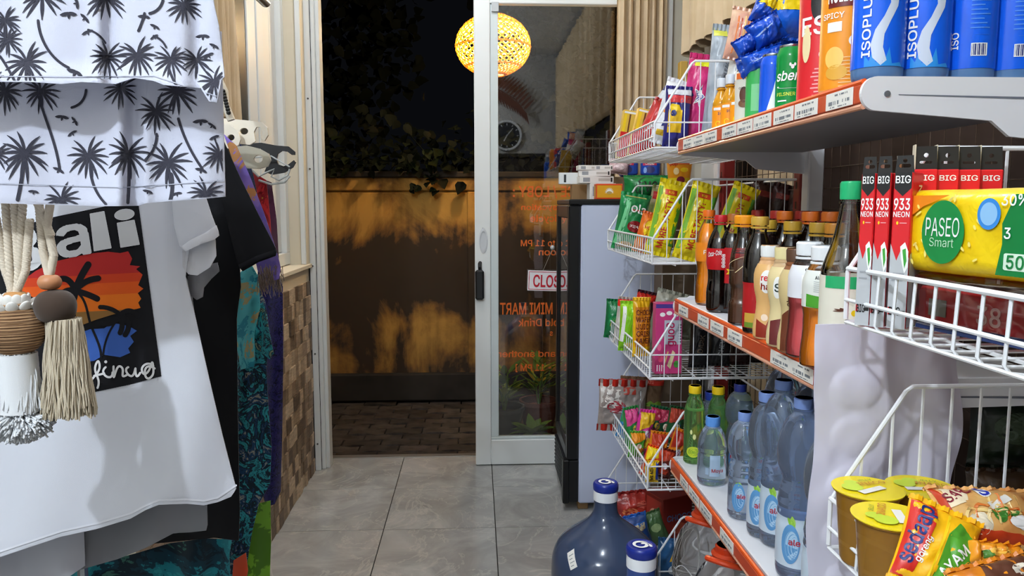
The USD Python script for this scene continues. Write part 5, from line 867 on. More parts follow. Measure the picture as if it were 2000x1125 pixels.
# white plastic sheet with round cups pressed into it, hung between the bays
def bumps():
    nx, nz = 70, 120; xs = np.linspace(.434, .64, nx); zs = np.linspace(.46, 1.008, nz); X, Z = np.meshgrid(xs, zs, indexing='ij')
    y = .948 + .004 * np.sin(Z * 38 + X * 14) + .005 * (meshkit.fbm(np.stack([X * 16, Z * 12, 0 * X], -1), 3, 2) - .5) * 2
    for cx in (.488,):
        for cz in (.925, .862, .795, .728, .662, .60, .53):
            r_ = np.hypot((X - cx) / .034, (Z - cz) / .028); y = y - .0045 * np.clip(1 - r_ ** 3, 0, 1) ** .7
    y = y + .020 * np.clip((X - .53) / .1, 0, 1) + .006 * np.sin((X - .53) * 60) * (X > .53); X = X + .004 * np.sin(Z * 31)
    F = np.stack([X, y, Z], -1); B = F + [0, .0025, 0]
    return gridmesh(np.concatenate([F, B[:, ::-1], F[:, :1]], 1))
lone('cup_sheet', bumps(), M('d9d6e6', .55), 'white plastic sheet with rows of round cups hanging at the shelf end', 'plastic sheet', at=(.5, .955, .99), smooth=50)

# ------------------------------------------------------------------ near basket, lower: jelly cups and noodle packs
CUPB = M('b07c22', .1, 0, .5, .45)
def jelly(lab, px, py, Yc, yaw):
    c = P(px, py, Yc); zb = .736; h_ = max(c[2] - zb, .06); t_ = thing('jelly_cup', lab, 'cup', mat4(rot(z=yaw), (c[0], c[1], zb)))
    part(t_, 'cup_body', lathe([(0, 0), (.026, 0), (.028, .004), (.0355, h_ - .006), (.039, h_ - .004), (.039, h_ - .002), (0, h_ - .002)], 36), CUPB)
    l_ = part(t_, 'lid', lathe([(.0, h_ - .002), (.040, h_ - .002), (.0405, h_ - .0005), (.039, h_), (.034, h_ - .001), (0, h_ - .0008)], 40), M('f0d81a', .3), label='yellow foil lid')
    fn = lambda u, v, o: np.stack([np.asarray(u), np.asarray(v), np.full(np.shape(u), h_ + .0004 + o)], -1)
    part(l_, 'print', decal(fn, Point(-.018, .004).buffer(.012).union(Point(-.01, .016).buffer(.009))), M('c8dc3a', .4), smooth=False)
    part(l_, 'lettering', letters(fn, 'INACO', .012, .010, .008), M('d08a1c', .4), smooth=False); part(l_, 'lettering', letters(fn, 'JELLY', .010, .020, .005), M('8a9a1c', .4), smooth=False)
    part(l_, 'price_sticker', decal(fn, affinity.rotate(sbox(-.020, -.014, .018, -.004), 14), .0003), PAPER, smooth=False)
jelly('yellow-lidded jelly cup in the far corner of the lower near basket', 1695, 952, .86, 10)
jelly('yellow-lidded jelly cup behind the first one, partly under the noodle pack', 1800, 950, .868, -20)
jelly('yellow-lidded jelly cup in front of the other two, touching the noodle pack', 1740, 1006, .78, 60)
bagc('noodle_pack', 'red, yellow and green instant noodle pack reading AYAM tilted in the lower near basket', 1826, 1075, .70, 150, 190, .032, foil('f0b414', 'e6a40c'), [('p', Polygon([(-.98, .06), (-.52, .06), (-.25, .93), (-.97, .93)]), M('c8281c', .35)), ('t', 'sedaap', -.66, .56, .16, NAVY, dict(rotd=82, width=.062)), ('t', 'goreng', -.40, .42, .07, W, dict(rotd=80)), ('p', Polygon([(.0, .08), (.72, .08), (.86, .68), (.35, .82), (.12, .66)]).buffer(.04), M('4f9a2a', .35)), ('t', 'AYAM', .40, .42, .11, W, dict(rotd=64)), ('p', Polygon([(-.18, .07), (-.12, .07), (.10, .90), (.02, .90)]), YEL)], roll=24, tip=-32, yaw=-8, seed=90, cat_='noodle pack')
bagc('noodle_pack', 'instant noodle pack with a photo of noodles and a blue S, lying over the cups', 1932, 1012, .735, 230, 140, .036, foil('d8aa66', 'c88444'), [('p', Polygon([(-.98, .22), (.98, .10), (.98, .02), (-.98, .02)]), M('b83a18', .35)), ('p', Polygon([(-.97, .25), (-.97, .95), (-.88, .95), (-.84, .3)]), M('b83a18', .35)), ('p', Polygon([(-.86, .55), (-.84, .95), (-.35, .95), (-.5, .62)]), M('ead9b8', .35)), ('t', 'SARI', -.62, .79, .15, M('7a1c2c', .4), dict(rotd=24)), ('e', -.12, .83, .15, .13, W), ('t', 'S', -.12, .83, .20, M('23309a', .4)), ('p', affinity.rotate(sbox(-.2, .56, .36, .68), 20), PAPER), ('e', .08, .44, .28, .07, M('3f7a2c', .4)), ('e', -.05, .38, .12, .10, M('3f7a2c', .4)), ('e', .4, .30, .3, .10, M('e8e4e0', .35)), ('e', -.45, .28, .22, .16, M('e2d6bc', .35))] + [('p', stroke([(-.7 + .2 * q, .28), (-.5 + .2 * q, .5 + .05 * (q % 2)), (-.3 + .2 * q, .45), (-.1 + .2 * q, .75)], .05), M(('e6c880', 'd0702c', 'f0d8a0')[q % 3], .35)) for q in range(5)], roll=6, tip=-52, yaw=6, seed=91, cat_='noodle pack')
bagc('noodle_pack', 'orange and brown noodle pack at the bottom right corner of the picture', 1955, 1150, .63, 210, 120, .03, foil('e08a1c', 'b8641c'), [('p', Polygon([(-.7, .3), (.95, .25), (.95, .95), (-.3, .95)]), M('5a3424', .4)), ('e', .5, .65, .3, .12, M('e6dccb', .35)), ('e', .7, .45, .2, .1, M('d8c8a8', .35))], roll=-6, tip=-50, yaw=10, seed=92, cat_='noodle pack')
bagc('noodle_pack', 'orange foil noodle pack end between the two printed noodle packs', 1935, 1086, .69, 130, 56, .03, foil('e8981c', 'd87a1c'), [('e', .2, .5, .5, .2, M('f0b84a', .35)), ('e', -.4, .4, .2, .15, M('4a7a2c', .4))], roll=8, tip=-40, seed=93, wr=3, cat_='noodle pack')
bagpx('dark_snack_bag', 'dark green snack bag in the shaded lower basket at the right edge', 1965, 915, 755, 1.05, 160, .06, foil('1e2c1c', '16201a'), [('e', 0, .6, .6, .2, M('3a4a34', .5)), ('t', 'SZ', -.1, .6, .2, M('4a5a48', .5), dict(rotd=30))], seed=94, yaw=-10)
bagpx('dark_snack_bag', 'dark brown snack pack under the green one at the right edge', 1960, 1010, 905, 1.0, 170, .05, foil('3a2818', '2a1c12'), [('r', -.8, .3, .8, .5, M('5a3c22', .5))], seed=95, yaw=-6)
# ------------------------------------------------------------------ drink cooler and what stands on it
ck_ = thing('drink_cooler', 'white upright drink cooler with a black glass door facing the walkway', 'cooler', at=(.62, 3.0, 0))
FW_ = M('c6cee6', .3); FB = M('121315', .35)
fy0, fy1, fx0, fx1, fz = 2.80, 3.225, .383, .80, 1.180
part(ck_, 'cabinet', cbox((fx0, fy0, .03), (fx1, fy1, fz - .02), .006), FW_, w=True, smooth=False)
part(ck_, 'top_cap', cat([cbox((fx0 - .045, fy0 - .002, fz - .02), (fx1, fy1, fz), .004)]), FB, w=True, smooth=False)
part(ck_, 'door_frame', cat([cbox((fx0 - .046, fy0, .20), (fx0 - .002, fy0 + .042, fz - .022), .005), cbox((fx0 - .046, fy1 - .042, .20), (fx0 - .002, fy1, fz - .022), .005), cbox((fx0 - .046, fy0 + .042, fz - .07), (fx0 - .002, fy1 - .042, fz - .022), .004), cbox((fx0 - .046, fy0 + .042, .20), (fx0 - .002, fy1 - .042, .245), .004)]), FB, w=True, smooth=False)
part(ck_, 'door_glass', bx((fx0 - .038, fy0 + .042, .245), (fx0 - .030, fy1 - .042, fz - .07)), clear('cooler', (.25, .27, .27), .012, 1.55, .16), w=True, smooth=False)
part(ck_, 'inner_lining', bx((fx0 - .0015, fy0 + .045, .25), (fx0 + .001, fy1 - .045, fz - .075)), M('1a1c1e', .5), w=True, smooth=False)
part(ck_, 'base_grille', cbox((fx0 - .040, fy0 + .002, .035), (fx0 + .0, fy1, .198), .004), FB, w=True, smooth=False)
for q in range(9): part(ck_, 'grille_slat', cbox((fx0 - .052, fy0 + .05, .048 + q * .016), (fx0 - .038, fy1 - .03, .054 + q * .016), .001), M('2a2c30', .3), w=True, smooth=False)
part(ck_, 'corner_post', cbox((fx0 - .06, fy0 - .001, .03), (fx0 - .036, fy0 + .045, .20), .004), FB, w=True, smooth=False)
for x_ in (fx0 + .0, fx1 - .05):
    for y_ in (fy0 + .02, fy1 - .06): part(ck_, 'foot', cbox((x_, y_, 0), (x_ + .04, y_ + .04, .032), .003), M('8a6a44', .6) if x_ < .5 else FB, w=True, smooth=False)
fzt = fz + .0005
a_ = P(1200, 383, 2.96)
carton('incense_box', 'orange and yellow box with a white sunburst on top of the cooler', mat4(t=(P(1189, 390, 2.83)[0], 2.845, fzt)), .098, .05, .056, M('d8481c', .4), {'f': [('r', -.92, .10, .92, .90, M('dca018', .4)), ('p', shapely.union_all([blade((.0, .42), a, .42, .05) for a in np.linspace(0, np.pi, 13)]).intersection(sbox(-.5, .36, .5, .85)), W), ('e', 0, .42, .2, .10, M('b89a5a', .4))], 'l': [('r', -.8, .1, .8, .9, M('d89a30', .4))]})
px_ = [(1162, 350, 2.98, .13, .06, .014, 3), (1160, 340, 2.98, .12, .05, .012, -4), (1150, 333, 3.0, .09, .045, .012, 2), (1176, 336, 3.02, .07, .04, .014, 0), (1174, 366, 2.99, .10, .08, .034, 4)]
labs = ['flat white card packet, upper of the two wide ones stacked on the cooler', 'flat white card packet near the top of the stack on the cooler', 'small flat white packet topmost on the left of the stack', 'small flat white packet topmost on the right of the stack', 'white and cream boxed packet at the base of the stack behind the orange box']
zt = fzt
for i in (4, 0, 1, 2, 3):
    px, py, Yc, w_, d_, h_, yw = px_[i]; hh = {4: .060, 0: .026, 1: .022, 2: .018, 3: .018}[i]
    xx = P(px, py, 2.94)[0]; zb = {4: fzt, 0: fzt + .0605, 1: fzt + .087, 2: fzt + .1095, 3: fzt + .1095}[i]
    carton('card_packet', labs[i], mat4(rot(z=yw), (xx, 2.935, zb)), w_, .06, hh, M('e6e4e0', .4), {'f': [('r', -.8, .2, -.4, .8, GRAY), ('r', .1, .3, .8, .7, M('bdb9b2', .4)), ('r', .82, .2, .92, .8, BLK)], 't': [('r', -.7, .3, .6, .6, M('c9c4bc', .4))]})
carton('white_bar_box', 'long flat white plastic bar with a dark slot lying across the packets on the cooler', mat4(t=(P(1136, 347, 3.04)[0], 3.04, fzt + .060)), .18, .03, .045, M('dfe4e6', .35), {'f': [('r', -.80, .15, -.70, .82, M('22262c', .5)), ('r', .5, .80, .6, .88, BLK)]})
carton('packet_riser', 'brown cardboard box under the long white bar on the cooler', mat4(t=(P(1150, 360, 3.04)[0] + .0, 3.04, fzt)), .14, .06, .058, M('8a6a44', .7), {})
bagpx('green_snack_bag', 'wide green snack bag with dark lettering standing on the cooler', 1262, 392, 343, 2.95, 92, .09, foil('1e8a44', '176c36'), [('t', 'EMOS', .1, .52, .42, M('1c2420', .5), dict(width=.10)), ('p', stroke([(-.5, .25), (-.55, .6), (-.3, .85), (.2, .88)], .05), M('2c4a34', .5))], seed=71, zmin=fzt + .001)
carton('snack_riser', 'plain cardboard box behind the green bag carrying the blue tubs', mat4(t=(.64, 3.11, fzt)), .24, .10, .090, M('7a6248', .7), {})
for i, (px, lab) in enumerate(((1226, 'blue printed snack tub with red lettering, left of the pair above the green bag'), (1270, 'blue printed snack tub with red lettering, right of the pair above the green bag'))):
    t_ = can('snack_tub', lab, mat4(t=(P(px, 345, 3.11)[0], 3.11, fzt + .091)), .075, .040, M('2a50b4', .3), [('r', -.03, .60, .03, .80, M('c83a5a', .4)), ('e', .004, .38, .018, .014, M('31306a', .4)), ('t', 'Choki', 0, .70, .010, W), ('e', -.018, .35, .008, .012, M('8fb0e8', .35))], lid=M('6f8ad8', .3), cat_='snack tub')
bagpx('clear_snack_bag', 'clear pinkish snack bag beside the blue tubs on the cooler', 1206, 352, 312, 3.06, 40, .05, foil('d0b0b4', 'b8989c', .2), [('e', 0, .5, .5, .2, M('e8d0d4', .3))], seed=72, lean=8, zmin=fzt + .10)
carton('wall_ledge_box', 'tall plain cardboard box carrying the orange noodle cup beside the cooler', mat4(t=(P(1325, 360, 2.68)[0], 2.68, 0)), .13, .12, 1.225, M('6a5a48', .7), {})
noo = thing('noodle_cup', 'orange and yellow instant noodle cup above the yellow snack bags', 'noodle cup', mat4(t=(P(1326, 365, 2.68)[0], 2.68, 1.2255)))
b_ = part(noo, 'cup_body', lathe([(0, 0), (.034, 0), (.036, .004), (.045, .086), (.047, .090), (.045, .094), (0, .094)], 32), M('f0a01c', .35))
part(noo, 'lid', lathe([(0, .094), (.046, .094), (.047, .097), (.040, .099), (0, .099)], 32), M('e8b4a0', .3))
nf_ = lfn(lambda v: .036 + .009 * np.clip(np.asarray(v) / .09, 0, 1) + .0004, math.radians(-108))
doprints(b_, nf_, [('r', -.045, .03, .045, .30, M('e6d01c', .35)), ('r', -.04, .80, .04, .94, M('e0642c', .35)), ('t', 'pop', -.018, .80, .012, M('b8281c', .4)), ('e', .008, .22, .014, .012, M('8a2040', .4)), ('e', -.008, .55, .01, .012, M('f6dca0', .35)), ('e', .02, .6, .014, .008, YEL)], .09)

# CLOSED board hung on the glass
cl = thing('closed_sign', 'small white hanging board with red border reading CLOSED beside the cooler', 'sign', at=P(1080, 549, 3.315))
sc = 3.315 / FPX
sw, sh = 100 * sc, 40 * sc
part(cl, 'board', tf(cbox((-sw / 2, 0, -sh / 2), (sw / 2, .003, sh / 2), .0006), mat4(rot(y=2))), M('efeaec', .4), smooth=False)
R2 = rot(y=2); sfn = lambda u, v, o: np.stack([np.asarray(u), np.full(np.shape(u), -.0004 - o), np.asarray(v)], -1) @ R2.T
fb = sbox(-sw / 2 + .005, -sh / 2 + .005, sw / 2 - .005, sh / 2 - .005)
part(cl, 'border', decal(sfn, fb.difference(fb.buffer(-.0022))), M('c02034', .4), smooth=False)
part(cl, 'lettering', letters(sfn, 'CLOSED', 0, -.001, .050, width=sw * .78), M('c4182c', .4), smooth=False)
part(cl, 'string', cat([tube([(-.045, .001, sh / 2 - .002), (.0, .006, .145)], .0009, 4), tube([(.05, .001, sh / 2 - .002), (.0, .006, .145)], .0009, 4)]), M('b8b4aa', .7), smooth=True)
part(cl, 'suction_hook', mv(tf(lathe([(0, 0), (.010, 0), (.008, .004), (.003, .006), (.003, .014), (0, .014)], 16), mat4(rot(x=90))), 0, .0305, .145), M('c9ccd0', .3), smooth=True)

# ------------------------------------------------------------------ clothes
def sheet(poly, D, t=.004, step=11, tz=.002, inflate=40, pad=0):
    pg = Polygon(poly).buffer(0); pg = max(polys(pg), key=lambda g: g.area)
    L = pg.exterior.length; nb = int(L / step); corner = [pg.exterior.project(Point(c)) for c in pg.exterior.coords[:-1]]
    s = np.unique(np.round(np.concatenate([np.linspace(0, L, nb, endpoint=False), corner]), 2))
    s = s[np.concatenate([[True], np.diff(s) > step * .25])]
    bd = np.array([pg.exterior.interpolate(q).coords[0] for q in s])
    x0, y0, x1, y1 = pg.bounds; gx, gy = np.meshgrid(np.arange(x0, x1, step), np.arange(y0, y1, step * .9)); gx = gx + (np.arange(gx.shape[0]) % 2)[:, None] * step / 2
    pts = np.c_[gx.ravel(), gy.ravel()]; inner = pg.buffer(-step * .6)
    pts = pts[shapely.contains_xy(inner, pts[:, 0], pts[:, 1])]
    A = np.vstack([bd, pts]); tri = Delaunay(A).simplices; cen = A[tri].mean(1); tri = tri[shapely.contains_xy(pg, cen[:, 0], cen[:, 1])]
    a = A[tri]; ar = (a[:, 1, 0] - a[:, 0, 0]) * (a[:, 2, 1] - a[:, 0, 1]) - (a[:, 2, 0] - a[:, 0, 0]) * (a[:, 1, 1] - a[:, 0, 1])
    tri = tri[np.abs(ar) > .05]; ar = ar[np.abs(ar) > .05]; tri[ar > 0] = tri[ar > 0][:, ::-1]
    d = shapely.distance(shapely.points(A), pg.exterior); th = tz + t * np.clip(d / inflate, 0, 1) ** .6
    F = P(A[:, 0], A[:, 1], D(A[:, 0], A[:, 1])); B = F + np.c_[0 * th, th, 0 * th]; n = len(A)
    e = np.sort(np.vstack([tri[:, [0, 1]], tri[:, [1, 2]], tri[:, [2, 0]]]), 1); de = np.vstack([tri[:, [0, 1]], tri[:, [1, 2]], tri[:, [2, 0]]])
    _, inv, cnt = np.unique(e, axis=0, return_inverse=True, return_counts=True); bde = de[cnt[inv.ravel()] == 1]
    sd = np.vstack([np.c_[bde[:, 0], bde[:, 0] + n, bde[:, 1]], np.c_[bde[:, 1], bde[:, 0] + n, bde[:, 1] + n]])
    return trimesh.Trimesh(np.vstack([F, B]), np.vstack([tri, tri[:, ::-1] + n, sd]), process=False)
def sfn_(D): return lambda u, v, o: P(u, v, D(np.asarray(u, float), np.asarray(v, float)) - .0007 - o)
def pxd(D, g, o=0, maxe=12):       # print in photograph coordinates on a garment whose depth is D
    v, f = flat(g, maxe)
    return trimesh.Trimesh(sfn_(D)(v[:, 0], v[:, 1], o), f[:, ::-1], process=False)
def fold(x, y, seed=0, amp=.006, wl=70):
    return amp * (np.sin(x / wl * 2 * np.pi / 2 + seed + .004 * y) + .6 * np.sin(x / wl * 4.1 + 1.7 * seed + .007 * y)) * np.clip((y + 200) / 500, .3, 1.3)
rail = thing('clothes_rail', 'steel clothes rail above the frame at left, carrying the hanging garments', 'clothes rail', at=(-.52, 1.2, 1.66))
part(rail, 'tube', tube([(-.52, .55, 1.66), (-.52, 2.0, 1.66)], .0125, 14), M('b9bcc0', .25, 1), w=True)
part(rail, 'bracket', cat([tube([(-.52, y_, 1.66), (-.52, y_, 2.75)], .008, 10) for y_ in (.6, 1.95)]), M('b9bcc0', .25, 1), w=True)
# white T-shirt
TEE = cloth('d2d5df', 1400); GREYT = cloth('7f8086', 1400); BLACKT = cloth('0d0d11', 1000); HEMW = cloth('dddfe8', 1400)
Dt = lambda x, y: 1.125 + .00007 * (x - 200) * 1.0 - .00012 * (y - 600) * .3 + fold(x, y, .6, .0055, 150) + .012 * np.clip((x - 330) / 120, 0, 1) ** 2
tee = thing('t_shirt', 'white T-shirt with a black sunset print reading Bali Surfing, hanging at left', 't-shirt', at=P(180, 300, 1.10))
body = [(-170, 330), (60, 300), (120, 330), (200, 322), (330, 330), (398, 386), (372, 470), (362, 540), (378, 606), (407, 735), (434, 850), (461, 955), (452, 970), (425, 981), (398, 987), (365, 984), (335, 985), (310, 986), (285, 996), (255, 1013), (190, 1033), (120, 1048), (60, 1068), (0, 1088), (-90, 1112), (-170, 1128)]
tbp = part(tee, 'body', sheet(body, Dt, .014), TEE, w=True, smooth=True)
hem = LineString([(461, 948), (425, 972), (398, 978), (365, 975), (335, 976), (310, 977), (285, 987), (255, 1003), (190, 1022), (120, 1037), (60, 1057), (0, 1077), (-90, 1100), (-168, 1116)])
part(tbp, 'hem_stitching', pxd(Dt, hem.buffer(2.0), .0006), HEMW, w=True, smooth=True)
Ds = lambda x, y: Dt(x, y) - .014 * np.clip(1 - ((x - 385) / 60.) ** 2, 0, 1) - .004
part(tee, 'sleeve', sheet([(330, 332), (372, 350), (402, 386), (413, 420), (427, 457), (418, 466), (392, 474), (360, 490), (350, 480), (340, 440)], Ds, .012), TEE, w=True, smooth=True)
part(tee, 'sleeve_hem', sheet([(422, 440), (429, 459), (418, 468), (392, 477), (362, 491), (354, 482), (372, 468), (400, 455)], lambda x, y: Ds(x, y) - .005, .005), HEMW, w=True, smooth=True)
part(tee, 'sleeve_lining', sheet([(356, 490), (392, 474), (420, 466), (422, 500), (410, 522), (385, 538), (368, 536), (356, 520)], lambda x, y: Ds(x, y) + .012 + .010 * np.sin((x - 356) / 14.), .004), cloth('d8dae2', 1400), w=True, smooth=True)
INKB = cloth('131318', 1500); INKW = cloth('c9cacd', 1500)
pan = Polygon([(-60, 470), (0, 452), (100, 425), (205, 403), (270, 396), (292, 560), (315, 735), (250, 752), (178, 767), (90, 790), (-40, 820)])
def pp(nm_, g, m_, o, lab=None):
    if not g.is_empty: part(tbp, nm_, pxd(Dt, g, o), m_, label=lab, w=True, smooth=True)
pp('print_panel', pan, INKB, .0002, 'black print panel')
def tletter(s, cx, cy, wd, h, rotd):
    p, f, ext = text2d(s); q = p * [wd / ext[0], -h / ext[1]]; a = math.radians(rotd); q = q @ np.array([[math.cos(a), math.sin(a)], [-math.sin(a), math.cos(a)]])
    part(tbp, 'lettering', trimesh.Trimesh(sfn_(Dt)(q[:, 0] + cx, q[:, 1] + cy, .0012), f, process=False), INKW, label='white letter ' + s, w=True, smooth=True)
tletter('B', 38, 487, 84, 92, -9); tletter('a', 142, 470, 66, 64, -9)
pp('lettering', Polygon([(176, 418), (203, 413), (217, 484), (184, 490)]).buffer(1), INKW, .0012, 'white letter l')
pp('lettering', Polygon([(229, 436), (262, 430), (272, 477), (236, 483)]).buffer(1).union(affinity.rotate(affinity.scale(Point(243, 419).buffer(1), 20, 11), -8)), INKW, .0012, 'white letter i')
cr = lambda pts: Polygon([(x / 2.556, 380 + y / 2.556) for x, y in pts])
sun = cr([(100, 480), (110, 430), (180, 380), (270, 335), (400, 305), (470, 292), (540, 285), (600, 292), (640, 283), (660, 320), (648, 352), (700, 358), (680, 372), (712, 400), (690, 452), (716, 470), (688, 492), (705, 520), (690, 540), (702, 566), (640, 582), (560, 600), (480, 625), (400, 655), (370, 640), (380, 600), (330, 560), (250, 520), (180, 520)]).intersection(pan)
for i, (ya, yb_, cc) in enumerate(((400, 535, 'b02a28'), (535, 552, 'c8401f'), (552, 575, 'd8581c'), (575, 606, 'e0701c'), (606, 720, '8a6434'))):
    band = affinity.rotate(sbox(-200, ya, 500, yb_), -3, origin=(220, 550)); pp('sunset_print', sun.intersection(band), cloth(cc, 1500), .0005 + .00005 * i)
pp('sea_print', cr([(400, 690), (450, 672), (520, 668), (560, 640), (640, 655), (684, 680), (650, 706), (668, 735), (640, 768), (650, 790), (600, 812), (520, 800), (470, 830), (425, 835), (420, 770)]), cloth('3a5fae', 1500), .0006)
def cb_(pts, wdt): return stroke([(x / 2.556, 380 + y / 2.556) for x, y in pts], wdt / 2.556)
pl1 = shapely.union_all([cb_(p_, w_) for p_, w_ in (([(375, 480), (410, 400), (440, 350)], 34), ([(375, 480), (440, 430), (490, 418)], 30), ([(375, 480), (440, 500), (485, 520)], 30), ([(375, 480), (320, 420), (270, 440)], 30), ([(375, 480), (320, 490), (290, 540)], 34), ([(375, 480), (360, 540), (330, 570)], 30), ([(375, 480), (430, 560), (450, 640), (490, 740), (505, 810)], 12))])
pl2 = shapely.union_all([cb_(p_, w_) for p_, w_ in (([(600, 600), (550, 570), (500, 562)], 22), ([(600, 600), (640, 580), (690, 605)], 24), ([(600, 600), (560, 640), (500, 640)], 26), ([(600, 600), (640, 640), (625, 700)], 26), ([(600, 600), (610, 650), (600, 690)], 26), ([(590, 620), (540, 700), (515, 800)], 10))])
pp('palm_print', pl1.union(pl2), INKB, .0010, 'black palm silhouettes')
scr = shapely.union_all([cb_(p_, 11) for p_ in ([(300, 900), (330, 850), (320, 830), (300, 860), (330, 905), (310, 950)], [(345, 880), (350, 925), (372, 915), (385, 880), (388, 920)], [(400, 880), (402, 925), (405, 890), (430, 878)], [(455, 930), (478, 900), (497, 850), (490, 832), (478, 850), (482, 900), (487, 965)], [(470, 905), (520, 893)], [(527, 862), (527, 905), (545, 912), (562, 888)], [(567, 858), (570, 908), (580, 878), (597, 857), (610, 866), (613, 905), (634, 900)], [(640, 862), (642, 900), (660, 905), (676, 868), (680, 903), (700, 890)], [(748, 845), (722, 850), (708, 876), (718, 895), (740, 883), (760, 838), (766, 880), (755, 910), (738, 918), (726, 905), (772, 868)])] + [affinity.scale(Point(528 / 2.556, 380 + 835 / 2.556).buffer(3), 1, 1)])
pp('lettering', scr, cloth('e2e2e4', 1500), .0013, 'white script reading Surfing')
# garments underneath
def garment(nm_, lab, cat_, pieces, m_, Y, extra=None):
    x_, y_ = pieces[0][0][0]; t_ = thing(nm_, lab, cat_, at=P(x_, y_, Y))
    for i, (poly, D, pn, mm, th_) in enumerate(pieces): part(t_, pn, sheet(poly, D, th_, 13), mm or m_, w=True, smooth=True)
    return t_
dp = lambda Y, sd, amp=.006, wl=80: (lambda x, y: Y + fold(x, y, sd, amp, wl))
garment('t_shirt', 'dark grey T-shirt hem showing under the white T-shirt', 't-shirt', [([(-170, 420), (300, 420), (372, 560), (400, 760), (404, 990), (405, 1036), (370, 1040), (340, 1041), (285, 1070), (230, 1092), (160, 1112), (60, 1140), (-170, 1170)], dp(1.20, 1.0), 'body', None, .012), ([(366, 540), (395, 520), (424, 512), (428, 530), (412, 545), (398, 562), (396, 580), (384, 586), (373, 578), (368, 560)], lambda x, y: 1.155 + .006 * np.sin(x / 9.), 'sleeve', None, .010)], GREYT, 1.165)
garment('t_shirt', 'light grey T-shirt corner showing below the white T-shirt hem', 't-shirt', [([(-170, 600), (150, 600), (164, 1050), (166, 1105), (130, 1130), (80, 1150), (-170, 1200)], dp(1.175, 2.0), 'body', None, .006)], cloth('b4b6c0', 1400), 1.15)
garment('t_shirt', 'black T-shirt with a wide sleeve hanging right behind the white one', 't-shirt', [([(200, 260), (405, 262), (440, 290), (462, 400), (470, 560), (462, 620), (464, 800), (468, 1000), (466, 1056), (420, 1050), (300, 1062), (200, 1070)], dp(1.30, 3.0), 'body', None, .014), ([(400, 265), (437, 276), (468, 345), (505, 420), (541, 490), (538, 500), (505, 512), (474, 530), (465, 520), (440, 420)], lambda x, y: 1.275 + .008 * np.sin(x / 24.), 'sleeve', None, .012), ([(468, 525), (505, 508), (539, 496), (541, 490), (538, 487), (500, 500), (466, 517)], lambda x, y: 1.268 + .008 * np.sin(x / 24.), 'sleeve_hem', cloth('16161c', 1000), .003)], BLACKT, 1.30)
BT1 = batik('teal', ['0d1c2e', '1f6f78', '2fa0a8', '14324a', '8a9a7a', '0f2438'], 26, 3); BT2 = batik('navy', ['141436', '1c1c4c', '2a2460', '14122c', '3a3a78'], 46, 2.5); BT3 = batik('sky', ['3fb0c0', '2a94aa', '58c2ca', 'b8a878', '2f9ab0'], 12, 1.2); BT4 = batik('purple', ['5a4a9a', '6f5cb0', '8068b8', 'b07a4a', '5a4a9a'], 9, 1.0); BT5 = batik('floral', ['0c1a2c', '1c5660', '2a8a94', '10202c', '173a5c', '8a8a80', '0c1424'], 22, 2.2)
garment('sarong', 'teal and navy patterned sarong hanging behind the black T-shirt', 'sarong', [([(452, 560), (498, 545), (518, 590), (526, 650), (520, 720), (524, 800), (530, 870), (527, 945), (505, 985), (492, 1040), (478, 1125), (440, 1160), (430, 1000), (455, 760)], dp(1.46, 1.2, .014, 40), 'cloth', None, .014)], BT5, 1.46)
garment('sarong', 'bright turquoise scarf with tan flowers beside the black sleeve', 'sarong', [([(462, 540), (488, 512), (504, 540), (508, 600), (496, 650), (498, 716), (470, 722), (456, 640)], dp(1.41, .4, .008, 40), 'cloth', None, .012)], BT3, 1.41)
garment('sarong', 'small teal ruffled sarong end beside the turquoise scarf', 'sarong', [([(498, 600), (514, 590), (524, 640), (534, 690), (527, 702), (512, 690), (500, 705), (494, 660)], dp(1.43, 2.4, .010, 30), 'cloth', None, .01)], BT1, 1.43)
garment('sarong', 'dark navy purple sarong hanging nearest the stone-tiled wall', 'sarong', [([(505, 500), (530, 505), (552, 560), (553, 700), (551, 850), (548, 960), (536, 985), (520, 990), (505, 940), (512, 760), (500, 600)], dp(1.70, 2.2, .012, 34), 'cloth', None, .016)], BT2, 1.70)
gp = garment('shawl', 'lavender purple shawl with an orange flower and a frayed end below the black sleeve', 'shawl', [([(437, 262), (462, 285), (488, 345), (515, 415), (535, 475), (548, 520), (545, 545), (520, 552), (503, 528), (498, 505), (525, 492), (505, 430), (470, 360)], dp(1.36, .9, .008, 44), 'cloth', None, .010)], BT4, 1.36)
fr_ = []
for q in range(90):
    x_ = rng.uniform(505, 552); y_ = rng.uniform(515, 548); a = rng.uniform(-.6, .6); p0 = P(x_, y_, 1.352); fr_.append(tube([p0, p0 + [.006 * a, -.003, -.012], p0 + [.014 * a, .002, -.024 - .008 * rng.random()]], .0007, 3))
part(gp, 'fringe', cat(fr_), cloth('7a6458', 600), w=True, kind='stuff', smooth=True)
garment('dress', 'red and gold dress strip hanging behind the plastic hangers', 'dress', [([(480, 330), (500, 340), (520, 352), (528, 430), (532, 500), (520, 500), (508, 450), (494, 400)], dp(1.62, .5, .008, 30), 'cloth', None, .012)], batik('redgold', ['a01c2c', 'c02a30', '8a1820', 'b88a30'], 14, 1.2), 1.62)
garment('dress', 'dark navy dotted dress beside the red one', 'dress', [([(455, 268), (478, 290), (494, 340), (510, 420), (516, 470), (500, 460), (480, 400), (464, 330)], dp(1.56, 1.5, .008, 30), 'cloth', None, .012)], batik('navydot', ['10142c', '1c2448', '10142c', '3a4a80'], 90, 1), 1.56)
garment('dress', 'dark maroon dress edge hanging furthest towards the window', 'dress', [([(512, 350), (530, 356), (540, 430), (545, 520), (530, 530), (520, 440)], dp(1.78, 1.1, .008, 30), 'cloth', None, .012)], cloth('3a1428', 500), 1.78)
